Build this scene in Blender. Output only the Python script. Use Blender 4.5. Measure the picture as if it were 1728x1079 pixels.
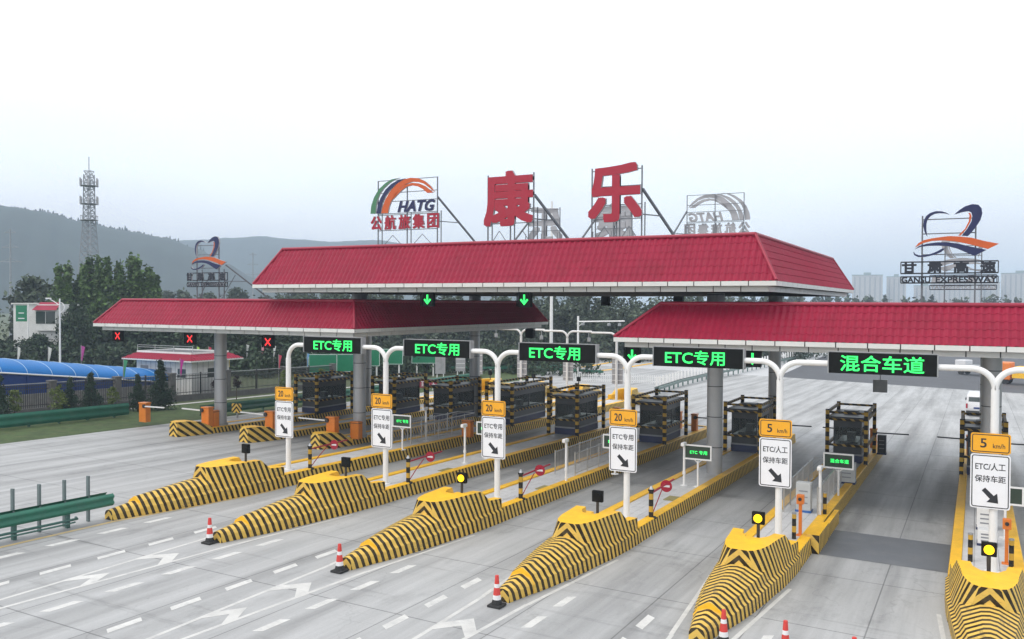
import bpy, bmesh, math, random
from mathutils import Vector, Matrix

for o in list(bpy.data.objects): bpy.data.objects.remove(o)
SC = bpy.context.scene
COL = SC.collection
R = math.radians

# ------------------------------------------------------------------ camera
CAM_POS = (27.389, -29.926, 8.079)
CAM_YAW, CAM_PITCH, CAM_ROLL = -0.4901, -0.0190, 0.0051
cam = bpy.data.cameras.new('camera')
cam.sensor_width = 36.0
cam.lens = 36.0 * 1471.16 / 1728.0
cam.clip_start, cam.clip_end = 0.2, 9000
camo = bpy.data.objects.new('camera', cam)
COL.objects.link(camo)
def cam_matrix():
    cy, sy, cp, sp = math.cos(CAM_YAW), math.sin(CAM_YAW), math.cos(CAM_PITCH), math.sin(CAM_PITCH)
    fwd = Vector((sy * cp, cy * cp, sp)); right = Vector((cy, -sy, 0)); up = right.cross(fwd)
    cr, sr = math.cos(CAM_ROLL), math.sin(CAM_ROLL)
    r2 = cr * right + sr * up; u2 = -sr * right + cr * up
    m = Matrix((r2, u2, -fwd)).transposed().to_4x4()
    m.translation = CAM_POS
    return m
camo.matrix_world = cam_matrix()
SC.camera = camo

# ------------------------------------------------------------------ sky, sun, exposure
SUN_EL, SUN_AZ = 52.0, 215.0            # azimuth measured clockwise from +Y
world = bpy.data.worlds.new('World'); SC.world = world
world.use_nodes = True
wn, wl = world.node_tree.nodes, world.node_tree.links
wn.clear()
wout = wn.new('ShaderNodeOutputWorld')
sky = wn.new('ShaderNodeTexSky'); sky.sky_type = 'NISHITA'; sky.sun_disc = False
sky.sun_elevation = R(SUN_EL); sky.sun_rotation = R(SUN_AZ); sky.air_density = 1.0; sky.dust_density = 4.0
bg1 = wn.new('ShaderNodeBackground'); bg1.inputs['Strength'].default_value = 0.05
wl.new(sky.outputs[0], bg1.inputs[0])
tc = wn.new('ShaderNodeTexCoord')
sep = wn.new('ShaderNodeSeparateXYZ'); wl.new(tc.outputs['Generated'], sep.inputs[0])
nz = wn.new('ShaderNodeTexNoise'); nz.inputs['Scale'].default_value = 2.6; nz.inputs['Detail'].default_value = 5
mp = wn.new('ShaderNodeMapping'); mp.inputs['Scale'].default_value = (1, 1, 3.5)
wl.new(tc.outputs['Generated'], mp.inputs[0]); wl.new(mp.outputs[0], nz.inputs[0])
ma = wn.new('ShaderNodeMath'); ma.operation = 'MULTIPLY_ADD'; ma.inputs[1].default_value = 0.24; ma.inputs[2].default_value = -0.12
wl.new(nz.outputs[0], ma.inputs[0])
ad = wn.new('ShaderNodeMath'); ad.operation = 'ADD'
wl.new(sep.outputs[2], ad.inputs[0]); wl.new(ma.outputs[0], ad.inputs[1])
rp = wn.new('ShaderNodeValToRGB')
rp.color_ramp.elements[0].position = 0.0; rp.color_ramp.elements[0].color = (0.66, 0.68, 0.76, 1)
rp.color_ramp.elements[1].position = 0.36; rp.color_ramp.elements[1].color = (1.0, 1.0, 1.0, 1)
for pos, c in ((0.05, (0.755, 0.765, 0.83, 1)), (0.12, (0.855, 0.885, 0.92, 1)), (0.2, (0.92, 0.97, 0.985, 1))):
    e = rp.color_ramp.elements.new(pos); e.color = c
wl.new(ad.outputs[0], rp.inputs[0])
bg2 = wn.new('ShaderNodeBackground'); bg2.inputs['Strength'].default_value = 1.18
wl.new(rp.outputs[0], bg2.inputs[0])
ads = wn.new('ShaderNodeAddShader'); wl.new(bg1.outputs[0], ads.inputs[0]); wl.new(bg2.outputs[0], ads.inputs[1])
wl.new(ads.outputs[0], wout.inputs[0])

sun = bpy.data.lights.new('sun', 'SUN'); sun.energy = 1.0; sun.angle = R(18); sun.color = (1, 0.96, 0.9)
suno = bpy.data.objects.new('sun', sun); COL.objects.link(suno)
_e, _a = R(SUN_EL), R(SUN_AZ)
_d = Vector((math.cos(_e) * math.sin(_a), math.cos(_e) * math.cos(_a), math.sin(_e)))
suno.rotation_euler = _d.to_track_quat('Z', 'Y').to_euler()
SC.view_settings.view_transform = 'Standard'; SC.view_settings.look = 'None'
SC.view_settings.exposure = 0.0; SC.view_settings.gamma = 1.0
try: SC.view_settings.use_curve_mapping = False
except Exception: pass
SC.render.engine = 'CYCLES'
SC.cycles.use_denoising = True
SC.cycles.max_bounces = 6; SC.cycles.diffuse_bounces = 2; SC.cycles.glossy_bounces = 2
SC.cycles.transmission_bounces = 3; SC.cycles.volume_bounces = 2; SC.cycles.transparent_max_bounces = 8

# ------------------------------------------------------------------ ground fall
GX, GY = -0.0169, -0.02
def G(x, y):
    return GX * min(max(x, -45), 60) + GY * min(max(y, -45), 90)
TILT = (math.atan(GY), -math.atan(GX), 0)

# ------------------------------------------------------------------ helpers
class MB:
    def __init__(s): s.v, s.f, s.m, s.sm = [], [], [], []
    def add(s, vs, fs, mi=0, smooth=False):
        n = len(s.v); s.v += [tuple(p) for p in vs]
        for k, f in enumerate(fs):
            s.f.append([i + n for i in f]); s.m.append(mi[k] if isinstance(mi, (list, tuple)) else mi); s.sm.append(smooth)
        return s
    def box(s, x0, x1, y0, y1, z0, z1, mi=0, top=None):
        vs = [(x0, y0, z0), (x1, y0, z0), (x1, y1, z0), (x0, y1, z0), (x0, y0, z1), (x1, y0, z1), (x1, y1, z1), (x0, y1, z1)]
        t = mi if top is None else top
        return s.add(vs, [(0, 3, 2, 1), (4, 5, 6, 7), (0, 1, 5, 4), (1, 2, 6, 5), (2, 3, 7, 6), (3, 0, 4, 7)], [mi, t, mi, mi, mi, mi])
    def bevbox(s, x0, x1, y0, y1, z0, z1, b, mi=0):
        bm = bmesh.new(); bmesh.ops.create_cube(bm, size=1)
        for v in bm.verts: v.co = Vector(((x0 + x1) / 2 + v.co.x * (x1 - x0), (y0 + y1) / 2 + v.co.y * (y1 - y0), (z0 + z1) / 2 + v.co.z * (z1 - z0)))
        bmesh.ops.bevel(bm, geom=bm.edges[:], offset=b, segments=2, affect='EDGES', profile=0.5)
        bm.verts.index_update()
        s.add([v.co for v in bm.verts], [[v.index for v in f.verts] for f in bm.faces], mi); bm.free(); return s
    def bar(s, p0, p1, w, h=None, mi=0):
        h = w if h is None else h
        p0, p1 = Vector(p0), Vector(p1); d = (p1 - p0).normalized()
        a = d.cross(Vector((0, 0, 1)))
        a = Vector((1, 0, 0)) if a.length < 1e-4 else a.normalized()
        b = a.cross(d).normalized()
        vs = [p + a * i * w / 2 + b * j * h / 2 for p in (p0, p1) for i, j in ((-1, -1), (1, -1), (1, 1), (-1, 1))]
        return s.add(vs, [(0, 1, 2, 3), (7, 6, 5, 4), (0, 4, 5, 1), (1, 5, 6, 2), (2, 6, 7, 3), (3, 7, 4, 0)], mi)
    def tube(s, pts, r, n=10, mi=0, r1=None, caps=True):
        pts = [Vector(p) for p in pts]; N = len(pts)
        rings = []; prev = None
        for i, p in enumerate(pts):
            d = (pts[min(i + 1, N - 1)] - pts[max(i - 1, 0)]).normalized()
            if prev is None:
                a = d.cross(Vector((0, 0, 1)));  a = Vector((1, 0, 0)) if a.length < 1e-3 else a.normalized()
            else:
                a = (prev - d * prev.dot(d)).normalized()
            prev = a; b = d.cross(a)
            rr = r if r1 is None else r + (r1 - r) * i / (N - 1)
            rings.append([p + (a * math.cos(t) + b * math.sin(t)) * rr for t in [2 * math.pi * k / n for k in range(n)]])
        vs = [q for rg in rings for q in rg]
        fs = [(i * n + k, i * n + (k + 1) % n, (i + 1) * n + (k + 1) % n, (i + 1) * n + k) for i in range(N - 1) for k in range(n)]
        s.add(vs, fs, mi, True)
        if caps:
            s.add(rings[0], [tuple(range(n - 1, -1, -1))], mi); s.add(rings[-1], [tuple(range(n))], mi)
        return s
    def cyl(s, x, y, z0, z1, r, n=16, mi=0, r1=None): return s.tube([(x, y, z0), (x, y, z1)], r, n, mi, r1)
    def prism(s, poly, fn, d0, d1, mi=0, front=None):
        """poly: 2-D outline; fn(a, b, d) -> 3-D; solid from depth d0 to d1"""
        n = len(poly)
        s.add([fn(a, b, d0) for a, b in poly], [tuple(range(n - 1, -1, -1))], mi if front is None else front)
        s.add([fn(a, b, d1) for a, b in poly], [tuple(range(n))], mi)
        vs = [fn(a, b, d) for d in (d0, d1) for a, b in poly]
        s.add(vs, [(i, (i + 1) % n, n + (i + 1) % n, n + i) for i in range(n)], mi)
        return s
    def loft(s, secs, mis, cap0=None, cap1=None):
        """secs: list of point lists (same count); mis: material per strip"""
        n = len(secs[0]); vs = [p for sc in secs for p in sc]
        fs, ms = [], []
        for i in range(len(secs) - 1):
            for k in range(n):
                if mis[k] is None: continue
                fs.append((i * n + k, i * n + (k + 1) % n, (i + 1) * n + (k + 1) % n, (i + 1) * n + k)); ms.append(mis[k])
        s.add(vs, fs, ms)
        if cap0 is not None: s.add(secs[0], [tuple(range(n - 1, -1, -1))], cap0)
        if cap1 is not None: s.add(secs[-1], [tuple(range(n))], cap1)
        return s
    def mesh(s, name, mats):
        me = bpy.data.meshes.new(name)
        me.from_pydata(s.v, [], s.f); me.update()
        for m in mats: me.materials.append(m)
        me.polygons.foreach_set('material_index', s.m); me.polygons.foreach_set('use_smooth', s.sm)
        bm = bmesh.new(); bm.from_mesh(me); bmesh.ops.recalc_face_normals(bm, faces=bm.faces[:]); bm.to_mesh(me); bm.free()
        return me

def link(o, parent=None):
    COL.objects.link(o)
    if parent is not None: o.parent = parent
    return o
def part(name, src, mats=None, parent=None, loc=(0, 0, 0), rot=(0, 0, 0), label=None, kind=None):
    me = src.mesh(name, mats if isinstance(mats, (list, tuple)) else [mats]) if isinstance(src, MB) else src
    o = link(bpy.data.objects.new(name, me), parent)
    o.location = loc; o.rotation_euler = rot
    if label: o['label'] = label
    if kind: o['kind'] = kind
    return o
def tag(o, label, cat, group=None, kind=None):
    o['label'] = label; o['category'] = cat
    if group: o['group'] = group
    if kind: o['kind'] = kind
    return o
def thing(name, label, cat, loc=(0, 0, 0), rot=(0, 0, 0), group=None):
    o = link(bpy.data.objects.new(name, None)); o.empty_display_size = 0.3
    o.location = loc; o.rotation_euler = rot
    return tag(o, label, cat, group)
def struct(name, src, mats, label, cat, kind='structure'):
    o = part(name, src, mats); return tag(o, label, cat, None, kind)
def copy_tree(o, loc, rot=None, label=None, group=None):
    c = o.copy(); COL.objects.link(c); c.location = loc
    if rot is not None: c.rotation_euler = rot
    if label: c['label'] = label
    if group: c['group'] = group
    for ch in o.children:
        k = ch.copy(); COL.objects.link(k); k.parent = c
        for g in ch.children:
            q = g.copy(); COL.objects.link(q); q.parent = k
    return c

# ------------------------------------------------------------------ materials
MATS = {}
def mat(name, base, rough=0.6, metal=0.0, var=0.12, scale=3.0, dirt=None, dirt_amt=0.0, emit=None, estr=0.0, bump=0.0, spec=0.5, bscale=None, island=0.0):
    m = bpy.data.materials.new(name); m.use_nodes = True; MATS[name] = m
    nt = m.node_tree; n, l = nt.nodes, nt.links; p = n['Principled BSDF']
    p.inputs['Roughness'].default_value = rough; p.inputs['Metallic'].default_value = metal
    p.inputs['Specular IOR Level'].default_value = spec
    t = n.new('ShaderNodeTexCoord')
    nz = n.new('ShaderNodeTexNoise'); nz.inputs['Scale'].default_value = scale; nz.inputs['Detail'].default_value = 6; nz.inputs['Roughness'].default_value = 0.65
    l.new(t.outputs['Object'], nz.inputs[0])
    rg = n.new('ShaderNodeMapRange'); rg.inputs[1].default_value = 0.3; rg.inputs[2].default_value = 0.7
    rg.inputs[3].default_value = 1 - var; rg.inputs[4].default_value = 1 + var
    l.new(nz.outputs[0], rg.inputs[0])
    mx = n.new('ShaderNodeMix'); mx.data_type = 'RGBA'; mx.blend_type = 'MULTIPLY'; mx.inputs[0].default_value = 1
    mx.inputs[6].default_value = (*base, 1); l.new(rg.outputs[0], mx.inputs[7])
    out = mx.outputs[2]
    if island:
        ge = n.new('ShaderNodeNewGeometry'); r2 = n.new('ShaderNodeMapRange'); r2.inputs[3].default_value = 1 - island; r2.inputs[4].default_value = 1 + island
        l.new(ge.outputs['Random Per Island'], r2.inputs[0])
        m3 = n.new('ShaderNodeMix'); m3.data_type = 'RGBA'; m3.blend_type = 'MULTIPLY'; m3.inputs[0].default_value = 1
        l.new(out, m3.inputs[6]); l.new(r2.outputs[0], m3.inputs[7]); out = m3.outputs[2]
    if dirt:
        n2 = n.new('ShaderNodeTexNoise'); n2.inputs['Scale'].default_value = scale * 0.6 + 0.7; n2.inputs['Detail'].default_value = 8; n2.inputs['Roughness'].default_value = 0.75
        l.new(t.outputs['Object'], n2.inputs[0])
        r3 = n.new('ShaderNodeMapRange'); r3.inputs[1].default_value = 0.5; r3.inputs[2].default_value = 0.75; r3.inputs[4].default_value = dirt_amt
        l.new(n2.outputs[0], r3.inputs[0])
        m2 = n.new('ShaderNodeMix'); m2.data_type = 'RGBA'; m2.inputs[7].default_value = (*dirt, 1)
        l.new(r3.outputs[0], m2.inputs[0]); l.new(out, m2.inputs[6]); out = m2.outputs[2]
    l.new(out, p.inputs['Base Color'])
    if emit:
        p.inputs['Emission Color'].default_value = (*emit, 1); p.inputs['Emission Strength'].default_value = estr
    if bump:
        n4 = n.new('ShaderNodeTexNoise'); n4.inputs['Scale'].default_value = bscale or scale * 6; n4.inputs['Detail'].default_value = 5
        l.new(t.outputs['Object'], n4.inputs[0])
        bp = n.new('ShaderNodeBump'); bp.inputs['Strength'].default_value = bump; bp.inputs['Distance'].default_value = 0.02
        l.new(n4.outputs[0], bp.inputs['Height']); l.new(bp.outputs[0], p.inputs['Normal'])
    return m

def stripe_mat(name, coef, period, duty, c_a, c_b, rough=0.55, dirt_amt=0.35, absx=True):
    """bands of paint: frac((coef . (|x|, y, z)) / period) < duty -> c_b"""
    m = bpy.data.materials.new(name); m.use_nodes = True; MATS[name] = m
    nt = m.node_tree; n, l = nt.nodes, nt.links; p = n['Principled BSDF']; p.inputs['Roughness'].default_value = rough; p.inputs['Specular IOR Level'].default_value = 0.2
    t = n.new('ShaderNodeTexCoord'); s = n.new('ShaderNodeSeparateXYZ'); l.new(t.outputs['Object'], s.inputs[0])
    wob = n.new('ShaderNodeTexNoise'); wob.inputs['Scale'].default_value = 9; l.new(t.outputs['Object'], wob.inputs[0])
    acc = None
    for k in range(3):
        src = s.outputs[k]
        if k == 0 and absx:
            a = n.new('ShaderNodeMath'); a.operation = 'ABSOLUTE'; l.new(src, a.inputs[0]); src = a.outputs[0]
        mm = n.new('ShaderNodeMath'); mm.operation = 'MULTIPLY'; mm.inputs[1].default_value = coef[k] / period; l.new(src, mm.inputs[0])
        if acc is None: acc = mm.outputs[0]
        else:
            a = n.new('ShaderNodeMath'); a.operation = 'ADD'; l.new(acc, a.inputs[0]); l.new(mm.outputs[0], a.inputs[1]); acc = a.outputs[0]
    wm = n.new('ShaderNodeMath'); wm.operation = 'MULTIPLY_ADD'; wm.inputs[1].default_value = 0.05; l.new(wob.outputs[0], wm.inputs[0]); l.new(acc, wm.inputs[2])
    fr = n.new('ShaderNodeMath'); fr.operation = 'FRACT'; l.new(wm.outputs[0], fr.inputs[0])
    lt = n.new('ShaderNodeMath'); lt.operation = 'LESS_THAN'; lt.inputs[1].default_value = duty; l.new(fr.outputs[0], lt.inputs[0])
    mx = n.new('ShaderNodeMix'); mx.data_type = 'RGBA'; mx.inputs[6].default_value = (*c_a, 1); mx.inputs[7].default_value = (*c_b, 1); l.new(lt.outputs[0], mx.inputs[0])
    nz = n.new('ShaderNodeTexNoise'); nz.inputs['Scale'].default_value = 2.2; nz.inputs['Detail'].default_value = 9; nz.inputs['Roughness'].default_value = 0.75
    l.new(t.outputs['Object'], nz.inputs[0])
    rg = n.new('ShaderNodeMapRange'); rg.inputs[1].default_value = 0.42; rg.inputs[2].default_value = 0.8; rg.inputs[4].default_value = dirt_amt; l.new(nz.outputs[0], rg.inputs[0])
    m2 = n.new('ShaderNodeMix'); m2.data_type = 'RGBA'; m2.inputs[7].default_value = (0.30, 0.24, 0.14, 1)
    l.new(rg.outputs[0], m2.inputs[0]); l.new(mx.outputs[2], m2.inputs[6])
    mp = n.new('ShaderNodeMapping'); mp.inputs['Scale'].default_value = (1, .45, 5.5); l.new(t.outputs['Object'], mp.inputs[0])
    n5 = n.new('ShaderNodeTexNoise'); n5.inputs['Scale'].default_value = 2.0; n5.inputs['Detail'].default_value = 7; n5.inputs['Roughness'].default_value = 0.7; l.new(mp.outputs[0], n5.inputs[0])
    r5 = n.new('ShaderNodeMapRange'); r5.inputs[1].default_value = 0.56; r5.inputs[2].default_value = 0.68; r5.inputs[4].default_value = dirt_amt * 1.9; l.new(n5.outputs[0], r5.inputs[0])
    m5 = n.new('ShaderNodeMix'); m5.data_type = 'RGBA'; m5.inputs[7].default_value = (0.10, 0.085, 0.06, 1)
    l.new(r5.outputs[0], m5.inputs[0]); l.new(m2.outputs[2], m5.inputs[6]); l.new(m5.outputs[2], p.inputs['Base Color'])
    return m

YEL = (0.80, 0.43, 0.035); YELS = (0.76, 0.50, 0.10); BLK = (0.022, 0.013, 0.003)
M_yel = mat('yellow_paint', (0.93, 0.52, 0.015), 0.5, var=0.10, scale=2.5, dirt=(0.45, 0.28, 0.06), dirt_amt=0.25)
M_str = stripe_mat('hazard_stripes', (0.46, 1.0, 0.42), 0.285, 0.47, YELS, BLK)
M_chev = stripe_mat('hazard_chevrons', (0.95, 0.0, 1.0), 0.34, 0.46, YELS, BLK)
M_band = stripe_mat('hazard_bands', (1.0, 1.0, 1.0), 0.44, 0.62, (0.42, 0.26, 0.05), (0.02, 0.015, 0.012), absx=False)
M_bandr = stripe_mat('post_bands', (0.0, 0.0, 1.0), 0.46, 0.55, (0.60, 0.36, 0.04), (0.012, 0.012, 0.012), absx=False)
M_tile = mat('paving_tile', (0.60, 0.60, 0.60), 0.5, var=0.10, scale=1.5, dirt=(0.35, 0.34, 0.32), dirt_amt=0.4)
M_wht = mat('white_powder_coat', (0.80, 0.80, 0.79), 0.35, var=0.04, scale=2, dirt=(0.5, 0.49, 0.45), dirt_amt=0.2)
M_fas = mat('fascia_panel', (0.68, 0.68, 0.655), 0.4, var=0.05, scale=0.7, dirt=(0.45, 0.44, 0.40), dirt_amt=0.25)
M_roof = mat('red_roof_tile', (0.285, 0.0075, 0.036), 0.5, var=0.12, scale=0.8, dirt=(0.17, 0.008, 0.014), dirt_amt=0.45, spec=0.25)
M_ridge = mat('red_ridge_cap', (0.31, 0.010, 0.038), 0.45, var=0.08, scale=1.0)
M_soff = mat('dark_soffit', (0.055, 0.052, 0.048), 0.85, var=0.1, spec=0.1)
M_deck = mat('roof_deck', (0.20, 0.19, 0.19), 0.8)
M_blk = mat('black_board', (0.006, 0.0065, 0.006), 0.7, var=0.2, spec=0.15)
M_dk = mat('dark_metal', (0.03, 0.03, 0.032), 0.5, var=0.2)
M_stl = mat('brushed_steel', (0.55, 0.56, 0.57), 0.35, 0.85, var=0.08)
M_alu = mat('grey_galvanised', (0.35, 0.36, 0.37), 0.5, 0.3, var=0.12)
M_frm = mat('sign_frame_steel', (0.16, 0.17, 0.19), 0.5, 0.3, var=0.15)
M_bck = mat('sheet_metal_back', (0.40, 0.40, 0.42), 0.55, 0.2, var=0.1)
M_red = mat('sign_red', (0.36, 0.008, 0.030), 0.4, var=0.06)
M_navy = mat('sign_navy', (0.010, 0.016, 0.080), 0.4, var=0.08)
M_orn = mat('sign_orange', (0.56, 0.098, 0.014), 0.4, var=0.06)
M_grn = mat('sign_arc_green', (0.06, 0.20, 0.10), 0.45, var=0.06)
M_txt = mat('sign_charcoal', (0.014, 0.018, 0.030), 0.45, var=0.1)
M_led = mat('led_green_lit', (0.02, 0.3, 0.06), 0.5, emit=(0.03, 1.0, 0.16), estr=1.6)
M_ledr = mat('led_red_lit', (0.4, 0.01, 0.01), 0.5, emit=(1.0, 0.03, 0.03), estr=1.3)
M_amb = mat('amber_lamp_lit', (0.8, 0.5, 0.02), 0.4, emit=(1.0, 0.62, 0.0), estr=1.5)
M_plate = mat('white_sign_sheet', (0.82, 0.83, 0.86), 0.35, var=0.03)
M_ylw = mat('yellow_sign_sheet', (0.86, 0.40, 0.012), 0.4, var=0.05)
M_ink = mat('black_ink', (0.018, 0.020, 0.026), 0.5, var=0.05)
M_obox = mat('orange_cabinet', (0.70, 0.21, 0.022), 0.45, var=0.08, dirt=(0.3, 0.14, 0.06), dirt_amt=0.3)
M_oran = mat('orange_paint', (0.80, 0.22, 0.03), 0.45, var=0.06)
M_rub = mat('black_rubber', (0.02, 0.02, 0.02), 0.8, var=0.2)
M_cred = mat('cone_red', (0.62, 0.05, 0.04), 0.5, var=0.1)
M_refl = mat('cone_reflective', (0.75, 0.74, 0.74), 0.4, var=0.06)
M_grl = mat('guardrail_green', (0.02, 0.15, 0.095), 0.45, var=0.14, scale=1.2, dirt=(0.10, 0.18, 0.15), dirt_amt=0.4)
M_grlp = mat('guardrail_post_green', (0.05, 0.13, 0.11), 0.5, var=0.12)
M_slate = mat('slate_post', (0.13, 0.17, 0.17), 0.5, var=0.1)
M_booth = mat('booth_panel', (0.055, 0.06, 0.065), 0.4, var=0.15)
M_bblue = mat('booth_blue_base', (0.02, 0.03, 0.09), 0.45, var=0.15)
M_bgry = mat('booth_grey_band', (0.25, 0.26, 0.28), 0.5, var=0.1)
M_glass = mat('dark_glass', (0.05, 0.065, 0.062), 0.08, var=0.05, spec=0.8)
M_col = None
M_gry = mat('grey_stone', (0.115, 0.112, 0.108), 0.8, var=0.2, scale=4, bump=0.4)
M_wall = mat('white_wall', (0.76, 0.76, 0.745), 0.7, var=0.08, scale=0.8, dirt=(0.42, 0.41, 0.38), dirt_amt=0.3)
M_blue = mat('blue_polycarbonate', (0.004, 0.155, 0.46), 0.45, var=0.10, scale=0.5, spec=0.25)
M_rib = mat('pale_blue_rib', (0.42, 0.58, 0.72), 0.5, var=0.05)
M_dblue = mat('blue_side_panel', (0.002, 0.032, 0.17), 0.4, var=0.12)
M_tyre = mat('tyre_rubber', (0.02, 0.02, 0.02), 0.8)
M_van = mat('white_car_paint', (0.72, 0.72, 0.73), 0.25, var=0.03)
M_gsign = mat('highway_sign_green', (0.012, 0.20, 0.10), 0.4, var=0.08)
M_bark = mat('bark', (0.10, 0.075, 0.05), 0.9, var=0.25, scale=8)
M_dred = mat('maroon_board', (0.30, 0.02, 0.05), 0.5)
M_ash = mat('machine_grey', (0.48, 0.50, 0.50), 0.45, var=0.08)
M_lattice = mat('mast_grey', (0.28, 0.30, 0.33), 0.6, 0.2, var=0.1)

def column_mat():
    m = mat('column_cladding', (0.44, 0.45, 0.46), 0.40, 0.35, var=0.06, scale=1.5)
    nt = m.node_tree; n, l = nt.nodes, nt.links; p = n['Principled BSDF']
    src = p.inputs['Base Color'].links[0].from_socket
    t = n.new('ShaderNodeTexCoord'); s = n.new('ShaderNodeSeparateXYZ'); l.new(t.outputs['Object'], s.inputs[0])
    a = n.new('ShaderNodeMath'); a.operation = 'DIVIDE'; a.inputs[1].default_value = 1.45; l.new(s.outputs[2], a.inputs[0])
    f = n.new('ShaderNodeMath'); f.operation = 'FRACT'; l.new(a.outputs[0], f.inputs[0])
    c = n.new('ShaderNodeMath'); c.operation = 'LESS_THAN'; c.inputs[1].default_value = 0.025; l.new(f.outputs[0], c.inputs[0])
    x = n.new('ShaderNodeMix'); x.data_type = 'RGBA'; x.inputs[7].default_value = (0.04, 0.04, 0.045, 1)
    l.new(c.outputs[0], x.inputs[0]); l.new(src, x.inputs[6]); l.new(x.outputs[2], p.inputs['Base Color'])
    return m
M_col = column_mat()

def concrete_mat():
    m = bpy.data.materials.new('road_concrete'); m.use_nodes = True
    nt = m.node_tree; n, l = nt.nodes, nt.links; p = n['Principled BSDF']
    t = n.new('ShaderNodeTexCoord')
    def noise(sc, det, rough, mscale):
        mp = n.new('ShaderNodeMapping'); mp.inputs['Scale'].default_value = mscale; l.new(t.outputs['Object'], mp.inputs[0])
        z = n.new('ShaderNodeTexNoise'); z.inputs['Scale'].default_value = sc; z.inputs['Detail'].default_value = det; z.inputs['Roughness'].default_value = rough
        l.new(mp.outputs[0], z.inputs[0]); return z.outputs[0]
    def rng(src, a, b, c, d):
        r = n.new('ShaderNodeMapRange'); r.inputs[1].default_value = a; r.inputs[2].default_value = b; r.inputs[3].default_value = c; r.inputs[4].default_value = d
        l.new(src, r.inputs[0]); return r.outputs[0]
    def mul(a, b):
        x = n.new('ShaderNodeMath'); x.operation = 'MULTIPLY'; l.new(a, x.inputs[0]); l.new(b, x.inputs[1]); return x.outputs[0]
    big = rng(noise(0.10, 5, 0.6, (1, 1, 1)), 0.3, 0.7, 0.90, 1.10)
    streak = rng(noise(1.1, 6, 0.6, (1, 0.06, 1)), 0.42, 0.72, 1.06, 0.76)       # tyre traffic runs along the lanes
    streak2 = rng(noise(4.0, 4, 0.6, (1, 0.04, 1)), 0.3, 0.75, 1.05, 0.90)
    fine = rng(noise(14, 6, 0.7, (1, 1, 1)), 0.3, 0.7, 0.95, 1.05)
    stain = mul(rng(noise(0.55, 8, 0.72, (1, 0.5, 1)), 0.56, 0.74, 1.0, 0.66), rng(noise(0.9, 7, 0.7, (0.14, 1.3, 1)), 0.58, 0.72, 1.0, 0.64))
    val = mul(mul(mul(big, streak), mul(streak2, fine)), stain)
    # slab joints
    s = n.new('ShaderNodeSeparateXYZ'); l.new(t.outputs['Object'], s.inputs[0])
    for axis, per, w, off in ((1, 5.0, 0.010, 1.3), (0, 2.7, 0.014, 0.75)):
        a = n.new('ShaderNodeMath'); a.operation = 'MULTIPLY_ADD'; a.inputs[1].default_value = 1 / per; a.inputs[2].default_value = off; l.new(s.outputs[axis], a.inputs[0])
        f = n.new('ShaderNodeMath'); f.operation = 'FRACT'; l.new(a.outputs[0], f.inputs[0])
        c = n.new('ShaderNodeMath'); c.operation = 'LESS_THAN'; c.inputs[1].default_value = w; l.new(f.outputs[0], c.inputs[0])
        val = mul(val, rng(c.outputs[0], 0, 1, 1.0, 0.55))
    # rubber laid down by wheels: two bands per lane, broken up by noise
    a = n.new('ShaderNodeMath'); a.operation = 'MULTIPLY_ADD'; a.inputs[1].default_value = 2 * math.pi / 1.8; a.inputs[2].default_value = 2 * math.pi * (-1.75 / 1.8); l.new(s.outputs[0], a.inputs[0])
    c = n.new('ShaderNodeMath'); c.operation = 'COSINE'; l.new(a.outputs[0], c.inputs[0])
    trk = rng(c.outputs[0], 0.0, 1.0, 0.0, 1.0)
    brk = rng(noise(0.35, 5, 0.65, (1, 0.12, 1)), 0.40, 0.66, 0.0, 0.36)
    tm = mul(trk, brk); iv = n.new('ShaderNodeMath'); iv.operation = 'SUBTRACT'; iv.inputs[0].default_value = 1.0; l.new(tm, iv.inputs[1])
    val = mul(val, iv.outputs[0])
    # hairline cracks
    vo = n.new('ShaderNodeTexVoronoi'); vo.feature = 'DISTANCE_TO_EDGE'; vo.inputs['Scale'].default_value = 0.16
    wp = n.new('ShaderNodeTexNoise'); wp.inputs['Scale'].default_value = 0.6; wp.inputs['Detail'].default_value = 6; l.new(t.outputs['Object'], wp.inputs[0])
    va = n.new('ShaderNodeVectorMath'); va.operation = 'MULTIPLY_ADD'; va.inputs[1].default_value = (2.5, 2.5, 0); l.new(wp.outputs['Color'], va.inputs[0]); l.new(t.outputs['Object'], va.inputs[2])
    l.new(va.outputs[0], vo.inputs['Vector'])
    val = mul(val, rng(vo.outputs['Distance'], 0.0, 0.003, 0.84, 1.0))
    x = n.new('ShaderNodeMix'); x.data_type = 'RGBA'; x.blend_type = 'MULTIPLY'; x.inputs[0].default_value = 1
    x.inputs[6].default_value = (0.405, 0.412, 0.413, 1); l.new(val, x.inputs[7]); l.new(x.outputs[2], p.inputs['Base Color'])
    rr = rng(noise(1.1, 6, 0.6, (1, 0.06, 1)), 0.3, 0.7, 0.5, 0.75); l.new(rr, p.inputs['Roughness'])
    b = n.new('ShaderNodeBump'); b.inputs['Strength'].default_value = 0.15; b.inputs['Distance'].default_value = 0.01
    l.new(noise(30, 4, 0.6, (1, 1, 1)), b.inputs['Height']); l.new(b.outputs[0], p.inputs['Normal'])
    return m
M_conc = concrete_mat()
M_asph = mat('road_asphalt', (0.085, 0.09, 0.10), 0.8, var=0.12, scale=0.3, bump=0.2, bscale=20)
M_plate_dk = mat('weigh_plate', (0.15, 0.16, 0.175), 0.6, var=0.08, scale=1.2, dirt=(0.22, 0.22, 0.22), dirt_amt=0.4)
M_earth = mat('earth_ground', (0.070, 0.090, 0.040), 0.95, var=0.3, scale=0.15, dirt=(0.16, 0.13, 0.08), dirt_amt=0.4)
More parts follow.
